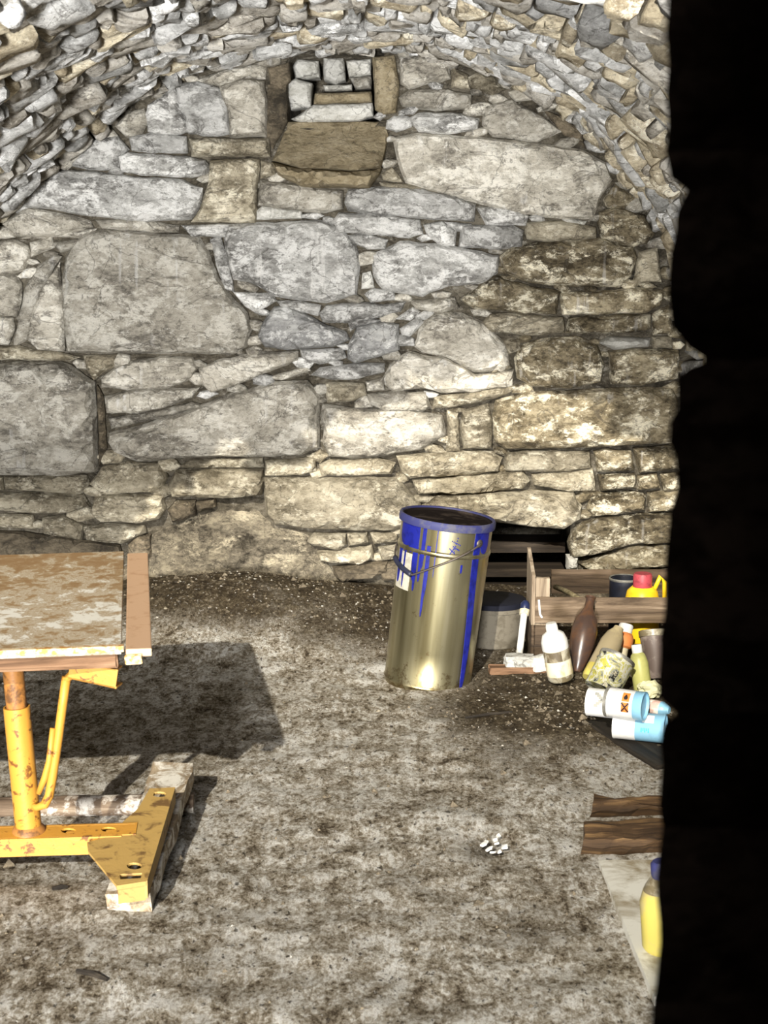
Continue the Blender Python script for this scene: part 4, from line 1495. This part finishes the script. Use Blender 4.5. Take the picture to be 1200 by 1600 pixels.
M['bucket_shade_grey'] = plain('grey_bucket', (0.125, 0.11, 0.083), 0.8, scale=30, col2=(0.085, 0.073, 0.052))  # bucket colour darkened to stand in for the drum's shadow on it
M['peach'] = plain('clear_dirty_plastic', (0.30, 0.25, 0.155), 0.3, scale=10, col2=(0.42, 0.35, 0.19), spec=.5)

# white squat bottle, front left of the pile
b_, t_ = px_axis(877, 1062, 862, 980, .03)
L_ = (t_ - b_).length + .014
r0 = .042
bt = round_thing('plastic_bottle', 'milky white plastic bottle with a round white cap left of the brown jar', 'bottle', b_, t_, [
    ('bottle_body', M['milky'], [(0, 0), (r0 * .85, 0), (r0, .008), (r0, L_ * .62), (r0 * .98, L_ * .70), (r0 * .8, L_ * .80), (r0 * .45, L_ * .85), (0, L_ * .85)]),
    ('shoulder_band', M['white_plastic'], [(r0 * 1.01, L_ * .55), (r0 * 1.02, L_ * .56), (r0 * 1.01, L_ * .70), (r0 * .82, L_ * .81), (r0 * .47, L_ * .86), (r0 * .44, L_ * .85)]),
    ('label', M['cream'], [(r0 * 1.005, .02), (r0 * 1.012, .021), (r0 * 1.012, L_ * .36), (r0 * 1.005, L_ * .365)]),
    ('bottle_cap', M['white_plastic'], [(0, L_ * .84), (r0 * .46, L_ * .84), (r0 * .46, L_ * .95), (r0 * .38, L_ * 1.0), (0, L_ * 1.005)])])
Geo().cylpatch(r0 * 1.0, -.95, .30, L_ * .37, L_ * .54, None, 8, 3, 0, .001).build('brown_residue', plain('brown_residue', (.09, .07, .042), .5, scale=30, col2=(.22, .19, .13)), bt)
# long brown jar, neck against the slat
b_ = at_z(901, 1050, .015)
t_ = at_y(922, 938, b_.y + .13)
L_ = (t_ - b_).length + .012
r0 = .043
round_thing('brown_flask', 'dark brown pear-shaped glass flask leaning on the front slat of the crate', 'flask', b_, t_, [
    ('flask_body', M['amber'], [(0, 0), (.012, .0), (.020, .012), (r0 * .80, L_ * .22), (r0, L_ * .42), (r0 * 1.02, L_ * .55), (r0 * .85, L_ * .70), (r0 * .5, L_ * .80), (.015, L_ * .86), (.014, L_ * .97), (.018, L_ * .98), (.018, L_), (0, L_)])])
# tall clear bottle, tipped to the right
b_ = at_z(925, 1062, .02)
t_ = at_y(965, 985, b_.y + .10)
L_ = (t_ - b_).length + .01
r0 = .036
round_thing('yellowish_bottle', 'dirty clear bottle with a yellow base tilted right of the brown flask', 'bottle', b_, t_, [
    ('bottle_body', M['peach'], [(0, 0), (r0 * .9, 0), (r0, .01), (r0, L_ * .70), (r0 * .8, L_ * .86), (r0 * .5, L_ * .95), (r0 * .45, L_), (0, L_)]),
    ('yellow_base', M['lemon'], [(0, -.001), (r0 * .92, -.001), (r0 * 1.015, .01), (r0 * 1.015, .045), (r0 * 1.0, .046)])])
# small orange capped bottle
b_ = at_z(968, 1052, .02)
b_.y += .06
t_ = at_y(978, 980, b_.y + .05)
L_ = (t_ - b_).length + .01
round_thing('orange_bottle', 'small orange plastic bottle with a white cap behind the tilted paint tin', 'bottle', b_, t_, [
    ('bottle_body', M['cream'], [(0, 0), (.020, 0), (.024, .01), (.024, L_ * .45), (.027, L_ * .5), (0, L_ * .5)]),
    ('bottle_top', M['orange'], [(.026, L_ * .46), (.034, L_ * .50), (.034, L_ * .70), (.026, L_ * .80), (.018, L_ * .82), (0, L_ * .82)]),
    ('bottle_cap', M['white_plastic'], [(0, L_ * .80), (.024, L_ * .80), (.024, L_ * .97), (.021, L_), (0, L_)])])
# lime bottle with white cap
b_ = at_z(1008, 1085, .02)
b_.y += .04
t_ = at_y(995, 1012, b_.y + .03)
L_ = (t_ - b_).length + .01
round_thing('lime_bottle', 'small lime yellow bottle with a flat white cap beside the dark dirty beaker', 'bottle', b_, t_, [
    ('bottle_body', M['limey'], [(0, 0), (.026, 0), (.029, .008), (.029, L_ * .60), (.022, L_ * .78), (.014, L_ * .84), (0, L_ * .84)]),
    ('bottle_cap', M['white_plastic'], [(0, L_ * .82), (.0165, L_ * .82), (.0165, L_ * .985), (.015, L_), (0, L_)])])
# dark beaker at the jamb
b_ = at_z(1030, 1068, .02)
b_.y += .05
t_ = at_y(1020, 985, b_.y + .06)
L_ = (t_ - b_).length
round_thing('dirty_beaker', 'dark dirty plastic beaker with a pale rim standing at the right of the bottles', 'beaker', b_, t_, [
    ('beaker_body', M['darkcup'], [(0, .004), (.028, .0), (.030, .004), (.044, L_ * .9), (.040, L_ * .9), (.026, .012), (0, .012)]),
    ('beaker_rim', M['milky'], [(.044, L_ * .86), (.0465, L_ * .87), (.047, L_ * .99), (.044, L_), (.041, L_ * .9)])])
# tilted paint tin with spattered label
m_lab, nt, bb = newmat('spattered_label')
tc = nd(nt, 'ShaderNodeTexCoord').outputs['Object']
nA = noise_fac(nt, tc, 18, 7, 0.66, 0.8)
c = ramp(nt, nA, [(0.0, (0.06, 0.08, 0.16)), (0.37, (0.36, 0.34, 0.06)), (0.44, (0.45, 0.45, 0.40)), (0.50, (0.33, 0.32, 0.12)), (0.54, (0.20, 0.21, 0.19)), (0.58, (0.012, 0.012, 0.010))], 'CONSTANT')
nB = noise_fac(nt, tc, 60, 6, 0.7)
c = mixc(nt, ramp(nt, nB, [(0.56, 0.0), (0.62, .8)]), c, (0.42, 0.39, 0.29))
nt.links.new(c, bb.inputs['Base Color'])
bb.inputs['Roughness'].default_value = .45
b_ = at_z(940, 1078, .055)
t_ = at_y(966, 1026, b_.y + .05)
L_ = .115
r0 = .056
tin = round_thing('paint_tin', 'small paint tin tipped over with a spattered yellow and grey label', 'tin', b_, t_, [
    ('tin_body', m_lab, [(0, 0), (r0, 0), (r0 * 1.02, .003), (r0, .007), (r0, L_ - .006), (r0 * .97, L_ - .006), (r0 * .97, L_ - .02), (0, L_ - .02)]),
    ('tin_rim', M['steel'], [(r0 * .96, L_ - .008), (r0 * 1.035, L_ - .009), (r0 * 1.05, L_ - .003), (r0 * 1.03, L_ + .002), (r0 * .92, L_ + .001), (r0 * .90, L_ - .012)])], n=36)
Geo().tube([(r0 * 1.02 * math.cos(a), r0 * 1.02 * math.sin(a) - .01 * math.sin(a), L_ - .005 - .02 * math.sin(a / 2)) for a in [math.radians(x) for x in range(160, 341, 15)]], .0025, 6).build('tin_handle', M['steel'], tin, smooth=True)


def can_lying(name, label, left_px, right_px, zc, r, parts, group=None):
    """cylinder lying with its axis from the left to the right image point at axis height zc; local -y faces up-front"""
    a = at_z(left_px[0], left_px[1], zc)
    b2 = at_z(right_px[0], right_px[1], zc)
    t = thing(name, label, 'tin', a, 0, group)
    t.rotation_mode = 'QUATERNION'
    z = (b2 - a).normalized()
    front = Vector((0, -math.cos(math.radians(28)), math.sin(math.radians(28))))
    y = -(front - z * front.dot(z)).normalized()
    x = y.cross(z)
    t.rotation_quaternion = Matrix((x, y, z)).transposed().to_quaternion()
    L = (b2 - a).length
    for nm, mt, pf in parts(L):
        Geo().lathe(pf, 40).build(nm, mt, t, auto=42)
    return t, L


def can_parts(blue_from, r):
    def f(L):
        return [('tin_body', M['tinwhite'], [(0, .006), (r * .93, .006), (r * .95, .0), (r * 1.01, .0), (r * 1.02, .004), (r, .007), (r, L * blue_from), (r * .99, L * blue_from)]),
                ('blue_band', M['tinblue'], [(r * .99, L * blue_from), (r, L * blue_from + .0005), (r, L - .006), (r * 1.02, L - .003), (r * 1.01, L), (r * .94, L), (r * .92, L - .008), (0, L - .008)])]
    return f


rc = .041
tA, LA = can_lying('white_tin', 'white tin with a grey cross mark lying hindmost of three fallen tins', (919, 1096), (990, 1104), .090, rc, can_parts(.97, rc))
gx = Geo()
for k in (-1, 1):
    n = 7
    for i in range(n):
        u_ = i / (n - 1) - .5
        a = u_ * .85
        z = LA * .38 + k * u_ * .038
        gx.cylpatch(rc, a - .11, a + .11, z - .006, z + .006, None, 3, 1, 0, .0009)
gx.build('cross_mark', M['greymark'], tA)
tB, LB = can_lying('hazard_tin', 'white tin with orange hazard labels and pale blue end lying on another tin', (950, 1096), (1008, 1104), .134, rc, can_parts(.75, rc))
# its open end rim is grey
Geo().lathe([(rc * .70, .004), (rc * .95, -.003), (rc * 1.06, -.003), (rc * 1.06, .005), (rc * 1.01, .006)], 40).build('end_rim', M['steel'], tB, auto=42)
for a_c, full in ((-.26, False), (.48, True)):
    lab = Geo().cylpatch(rc, a_c - .34, a_c + .34, LB * .47, LB * .67, None, 8, 2, 0, .0008).build('hazard_label', M['hazard'], tB)
    gx = Geo()
    if full:
        for k in (-1, 1):
            n = 7
            for i in range(n):
                u_ = i / (n - 1) - .5
                a = a_c + u_ * .50
                z = LB * .57 + k * u_ * .017
                gx.cylpatch(rc, a - .055, a + .055, z - .0026, z + .0026, None, 2, 1, 0, .0016)
    else:                # flame: stepped blob that narrows upwards
        for i, w in enumerate((.10, .14, .13, .09, .05)):
            a = a_c + .17 - i * .075
            gx.cylpatch(rc, a - .04, a + .04, LB * .57 - w * .042, LB * .57 + w * .042, None, 2, 1, 0, .0016)
    gx.build('hazard_symbol', M['black'], lab)
tC, LC = can_lying('blue_white_tin', 'white tin with a pale blue right half lying nearest of three fallen tins', (960, 1131), (1040, 1139), .058, rc, can_parts(.44, rc))
Geo().cylpatch(rc, -.75, -.1, LC * .58, LC * .80, None, 8, 2, 0, .0008).build('white_label', M['tinwhite'], tC)
gx = Geo()
for i in range(5):
    z = LC * .56 + i * LC * .035
    gx.cylpatch(rc, .28, .28 + (.20 if i % 2 else .30), z, z + LC * .024, None, 3, 1, 0, .0009)
gx.build('teal_lettering', M['teal'], tC)
# a small tube-like can by the jamb
a, b2 = at_z(1012, 1104, .095), at_z(1046, 1110, .095)
t = thing('small_spray_can', 'small pale blue can with a pinkish label lying beside the hazard tin', 'can', a)
t.rotation_mode = 'QUATERNION'
t.rotation_quaternion = axis_matrix(Vector((0, 0, 0)), b2 - a).to_quaternion()
L_ = (b2 - a).length
Geo().lathe([(0, 0), (.020, 0), (.022, .003), (.022, L_ * .7), (.016, L_ * .86), (.010, L_), (0, L_)], 26).build('can_body', M['tinblue'], t, auto=40)
Geo().lathe([(.0222, .006), (.0228, .007), (.0228, L_ * .6), (.0222, L_ * .61)], 26).build('label', plain('pinkish_label', (.52, .34, .29), .5, scale=40, col2=(.75, .70, .62)), t, auto=40)
# near-black board below the tins
M['dark_wood'] = wood('dark_board', (0.006, 0.005, 0.004), (0.014, 0.011, 0.008), (0.035, 0.028, 0.02), 0)
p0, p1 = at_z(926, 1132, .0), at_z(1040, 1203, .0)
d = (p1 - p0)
o = Geo().box((0, -.03, -.02), (d.length, .12, .014), .004, .003).build('dark_board', M['dark_wood'])
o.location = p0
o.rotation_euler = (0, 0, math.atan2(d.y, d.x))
tag(o, 'dark board lying under the three fallen tins', 'board')
# crumpled pale paper
def crumple(name, label, cat, loc, r, mat, seed, flat=.7):
    bm = bmesh.new()
    bmesh.ops.create_icosphere(bm, subdivisions=3, radius=1)
    for v in bm.verts:
        k = 1 + .42 * noise.noise(v.co * 2.1 + Vector((seed, 0, 0))) + .25 * noise.noise(v.co * 5 + Vector((0, seed, 0)))
        v.co = Vector((v.co.x * r * k, v.co.y * r * k, v.co.z * r * k * flat))
    g = Geo()
    bm.verts.index_update()
    g.add([v.co for v in bm.verts], [[v.index for v in f.verts] for f in bm.faces])
    bm.free()
    o = g.build(name, mat)
    o.location = loc
    tag(o, label, cat)
    return o


p = at_z(1014, 1078, .045)
crumple('crumpled_paper', 'crumpled pale greenish paper wad above the hazard tin', 'paper', p, .038, plain('pale_green_paper', (.66, .66, .42), .8, var=.2, scale=30), 3.3)

# yellow jug and blue tin in the crate
b_ = at_y(1003, 944, CY0 + .13)
zj = CI.z + .016
ZT = at_y(1003, 898, CY0 + .13).z
b_.z = zj
L_ = ZT - zj + .005
t = thing('yellow_jug', 'yellow plastic jug with a pinkish red cap standing in the crate', 'jug', b_)
Geo().lathe([(0, 0), (.052, 0), (.060, .01), (.060, L_ * .62), (.052, L_ * .76), (.036, L_ * .82), (0, L_ * .82)], 30).build('jug_body', M['yellow_can'], t, auto=40)
Geo().lathe([(0, L_ * .80), (.030, L_ * .80), (.033, L_ * .82), (.033, L_ * .97), (.029, L_), (0, L_)], 26).build('jug_cap', M['redcap'], t, auto=40)
Geo().tube([(.040, 0, L_ * .76), (.060, 0, L_ * .96), (.076, 0, L_ * .88), (.078, 0, L_ * .60), (.057, 0, L_ * .48)], .008, 10).build('jug_handle', M['yellow_can'], t, smooth=True)
b_ = at_y(975, 944, CY0 + .27)
b_.z = zj
ZT = at_y(975, 903, CY0 + .27).z
L_ = ZT - zj
t = thing('blue_tin', 'open dark blue tin standing in the crate left of the yellow jug', 'tin', b_)
Geo().lathe([(0, .002), (.052, 0), (.053, .004), (.053, L_), (.050, L_), (.049, .01), (0, .01)], 34).build('tin_body', plain('black_tin', (.010, .012, .022), .5, var=.4), t, auto=40)
Geo().lathe([(.0532, L_ * .30), (.0538, L_ * .31), (.0538, L_ * .52), (.0532, L_ * .53)], 34).build('blue_band', plain('blue_band', (.03, .10, .30), .45, var=.3), t, auto=40)
Geo().lathe([(.049, L_ - .006), (.0545, L_ - .006), (.056, L_ - .001), (.053, L_ + .003), (.049, L_)], 34).build('tin_rim', M['steel'], t, auto=40)

# grey bucket in the niche mouth, white tube, rubble pieces
M['lid_black'] = plain('black_lid', (0.010, 0.011, 0.018), 0.7, var=.3, spec=.1)
bc = at_z(775, 1022, .0)
bc.y += .11
zz = floor_z(bc.x, bc.y)
bc.z = zz
Rb = .104
Hb = at_y(788, 953, bc.y - Rb).z - zz
t = thing('grey_bucket', 'dusty grey bucket with a dark lid standing in the wall hole behind the drum', 'bucket', bc)
Geo().lathe([(0, 0), (Rb * .90, 0), (Rb * .92, .006), (Rb, Hb * .86), (Rb * 1.04, Hb * .87), (Rb * 1.04, Hb), (0, Hb)], 44).build('bucket_body', M['bucket_shade_grey'], t, auto=40)
Geo().lathe([(Rb * .9, Hb), (Rb * 1.06, Hb - .004), (Rb * 1.07, Hb + .014), (Rb * .97, Hb + .018), (0, Hb + .014)], 44)  .build('bucket_lid', M['lid_black'], t, auto=40)
# boards stacked in the hole
M['hole_shade_wood'] = wood('dimmed_board', (0.010, 0.007, 0.005), (0.025, 0.018, 0.012), (0.05, 0.037, 0.025), 0)  # board colour dimmed to put the wall hole's shade into it
for k, (py, w_) in enumerate(((921, .05), (898, .05), (860, .07))):
    p = at_y(800, py, WALL_Y + .16)
    o = Geo().box((-.20, -.05, -.011), (.20, .12, .011 + .01 * k), .003, .002).build('dimmed_board', M['hole_shade_wood'])
    o.location = (NICHE[0] + .22, WALL_Y + .22, p.z)
    tag(o, ['lowest dimmed board wedged across the dark wall hole', 'middle dimmed board wedged across the dark wall hole', 'thick topmost board wedged across the dark wall hole'][k], 'board')
b_, t_ = px_axis(811, 1026, 820, 950, .03, .10)
L_ = (t_ - b_).length
round_thing('plastic_pipe', 'thin white plastic pipe with a dark blue end leaning left of the crate', 'pipe', b_, t_, [
    ('pipe_body', M['white_plastic'], [(.009, 0), (.0115, 0), (.0115, L_ * .90), (.009, L_ * .9)]),
    ('pipe_collar', M['cream'], [(.0115, L_ * .86), (.0165, L_ * .86), (.0175, L_ * .96), (.012, L_ * .97)]),
    ('pipe_plug', M['bluedark'], [(.0150, L_ * .955), (.0165, L_ * .965), (.0165, L_ * 1.08), (.009, L_ * 1.14), (0, L_ * 1.14)])], n=20)


def rubble(name, label, px, py, zc, sx, sy, sz, mat, seed, rz=0.0):
    bm = bmesh.new()
    bmesh.ops.create_cube(bm, size=1)
    bmesh.ops.subdivide_edges(bm, edges=list(bm.edges), cuts=3, use_grid_fill=True)
    for v in bm.verts:
        d_ = v.co.normalized()
        v.co = v.co * .8 + d_ * .1
        v.co *= 1 + .22 * noise.noise(v.co * 3 + Vector((seed, seed, 0)))
        v.co = Vector((v.co.x * sx, v.co.y * sy, v.co.z * sz))
    g = Geo()
    bm.verts.index_update()
    g.add([v.co for v in bm.verts], [[v.index for v in f.verts] for f in bm.faces])
    bm.free()
    o = g.build(name, mat)
    p = at_z(px, py, zc)
    o.location = p
    o.rotation_euler = (0, 0, rz)
    tag(o, label, 'rubble')
    return o


rubble('mortar_lump', 'cream mortar lump with a dark hollow at the foot of the white pipe', 812, 1034, .035, .10, .06, .05, M['white'], 1.0)
rubble('mortar_chunk', 'cream broken mortar chunk under the crate corner beside the milky bottle', 848, 1036, .035, .075, .05, .05, M['white'], 4.0, .3)
o = Geo().box((-.10, -.02, 0), (.10, .02, .024), .004, .004).build('board_offcut', M['roughwood'])
p = at_z(812, 1052, .0)
o.location = (p.x, p.y, floor_z(p.x, p.y) - .002)
o.rotation_euler = (0, 0, .04)
tag(o, 'reddish brown board offcut lying in front of the mortar lumps', 'board')

# split firewood at the right
M['split'] = wood('split_firewood', (0.014, 0.008, 0.004), (0.055, 0.031, 0.014), (0.20, 0.12, 0.05), 0)


def billet(name, label, x0, x1, ytop, yfront, ybot, zt_, rot=0):
    """long piece lying along x: chamfered top, rough split front"""
    a, b2 = at_z(x0, ybot, 0.0), at_z(x1, ybot, 0.0)
    back = at_z(x0, ytop, zt_)
    fr = at_z(x0, yfront, zt_ * .8)
    ctr = Vector(((a.x + b2.x) / 2, a.y, 0))
    sec = [(.022, -.01), (-.002, zt_ * .42), (.004, zt_ * .66), (fr.y - a.y + .004, zt_ * .90), ((fr.y + back.y) / 2 - a.y, zt_), (back.y - a.y, zt_ * .95), (back.y - a.y + .01, 0)]
    n = 18
    vs_, fs_ = [], []
    m_ = len(sec)
    for i in range(n + 1):
        x = a.x - ctr.x + (b2.x - a.x) * i / n
        for k, (yy, zz_) in enumerate(sec):
            j = .010 * noise.fractal(Vector((x * 9, k * 3.1, x0)), .8, 2.0, 3)
            vs_.append((x + (.018 * k / m_ if i == 0 else 0), yy + j, zz_ + (j if zz_ > 0 else 0)))
    for i in range(n):
        for k in range(m_):
            p_, q_ = i * m_ + k, i * m_ + (k + 1) % m_
            fs_.append((p_, q_, q_ + m_, p_ + m_))
    fs_ += [tuple(range(m_)), tuple(n * m_ + k for k in range(m_))]
    o = Geo().add(vs_, fs_).build(name, M['split'])
    o.location = (ctr.x, ctr.y, floor_z(ctr.x, ctr.y))
    tag(o, label, 'wood')
    return o


billet('split_log', 'narrow split log lying behind the other one at the dark doorway', 922, 1200, 1247, 1260, 1281, .045)
billet('split_log', 'wide split log lying in front of the other one, touching the white sheet', 908, 1200, 1284, 1312, 1340, .060)
# white panel and yellow bottle on it
M['panel'] = plain('dirty_white_panel', (0.58, 0.57, 0.51), 0.6, scale=9, col2=(0.24, 0.20, 0.13), at=.55, soft=.08)
q0, q1 = at_z(935, 1346, .012), at_z(1022, 1560, .012)
g = Geo()
ctr = Vector((q0.x + .2, (q0.y + q1.y) / 2, 0))
zf = .02
vs_ = [(q1.x - ctr.x, q1.y - ctr.y, 0), (q1.x - ctr.x + .55, q1.y + .05 - ctr.y, 0), (q0.x - ctr.x + .55, q0.y - ctr.y, 0), (q0.x - ctr.x, q0.y - ctr.y, 0)]
g.add([(x, y, .0) for x, y, z in vs_] + [(x, y, zf) for x, y, z in vs_], [(0, 1, 2, 3), (4, 5, 6, 7), (0, 1, 5, 4), (1, 2, 6, 5), (2, 3, 7, 6), (3, 0, 4, 7)])
o = g.build('chipboard_sheet', M['panel'])
o.location = (ctr.x, ctr.y, -.004)
tag(o, 'dirty white flat sheet lying on the floor beside the dark doorway', 'sheet')
b_ = at_z(1040, 1482, .017)
t_ = at_y(1033, 1345, b_.y)
L_ = (t_ - b_).length
round_thing('yellow_bottle', 'yellow plastic bottle with a blue cap standing on the dirty white sheet', 'bottle', b_, t_, [
    ('bottle_body', M['lemon'], [(0, 0), (.042, 0), (.048, .01), (.048, L_ * .55), (.040, L_ * .68), (0, L_ * .68)]),
    ('bottle_shoulder', M['milky'], [(.0405, L_ * .67), (.036, L_ * .72), (.026, L_ * .80), (.017, L_ * .83), (0, L_ * .83)]),
    ('bottle_cap', M['blue_dusty'], [(0, L_ * .82), (.020, L_ * .82), (.022, L_ * .85), (.022, L_ * .97), (.017, L_ * 1.0), (0, L_ * 1.0)])])

# torn paper scraps in a little hollow, chips and sticks on the floor
g = Geo()
for (px, py, w_, h_, rz) in ((755, 1322, 9, 4, .8), (766, 1327, 8, 3, -.2), (773, 1315, 8, 3, .5), (778, 1308, 6, 3, .9), (788, 1325, 11, 5, .1), (770, 1334, 9, 3, -.4), (776, 1320, 8, 3, .2), (762, 1330, 6, 3, .6), (780, 1333, 6, 3, .4), (760, 1318, 5, 3, 1.2)):
    p = at_z(px, py, .012)
    s = .00075
    mt = Matrix.Translation(p) @ Matrix.Rotation(rz, 4, 'Z') @ Matrix.Rotation(RNG.uniform(-.5, .5), 4, 'X')
    a, c2 = w_ * s, h_ * s * 2.2
    g.add([mt @ Vector(v) for v in ((-a, -c2 * .6, 0), (a * .8, -c2, .002), (a, c2 * .7, .004), (-a * .6, c2, 0), (-a, -c2 * .6, .004), (a * .8, -c2, .006), (a, c2 * .7, .008), (-a * .6, c2, .004))],
          [(0, 1, 2, 3), (4, 5, 6, 7), (0, 1, 5, 4), (1, 2, 6, 5), (2, 3, 7, 6), (3, 0, 4, 7)])
o = g.build('torn_paper', M['white_plastic'])
tag(o, 'little heap of torn white paper scraps on the bare floor', 'paper', kind='stuff')


def chip(name, label, px0, py0, px1, py1, r, mat):
    a, b2 = at_z(px0, py0, 0), at_z(px1, py1, 0)
    a.z = floor_z(a.x, a.y) + r * .7
    b2.z = floor_z(b2.x, b2.y) + r * .7
    mid = (a + b2) / 2 + Vector((.003, .004, .001))
    o = Geo().tube([a - a, mid - a, b2 - a], [r * .7, r, r * .6], 6).build(name, M[mat])
    o.location = a
    tag(o, label, 'stick')


chip('wood_chip', 'flat dark wood chip lying on the floor near the lower left corner', 120, 1523, 168, 1537, .007, 'dark_wood')
chip('twig', 'thin dark twig on the floor right of the drum base', 727, 1127, 800, 1121, .005, 'dark_wood')
chip('splinter', 'short black splinter on the floor left of the lime crusted plank', 82, 1395, 106, 1390, .006, 'dark_wood')
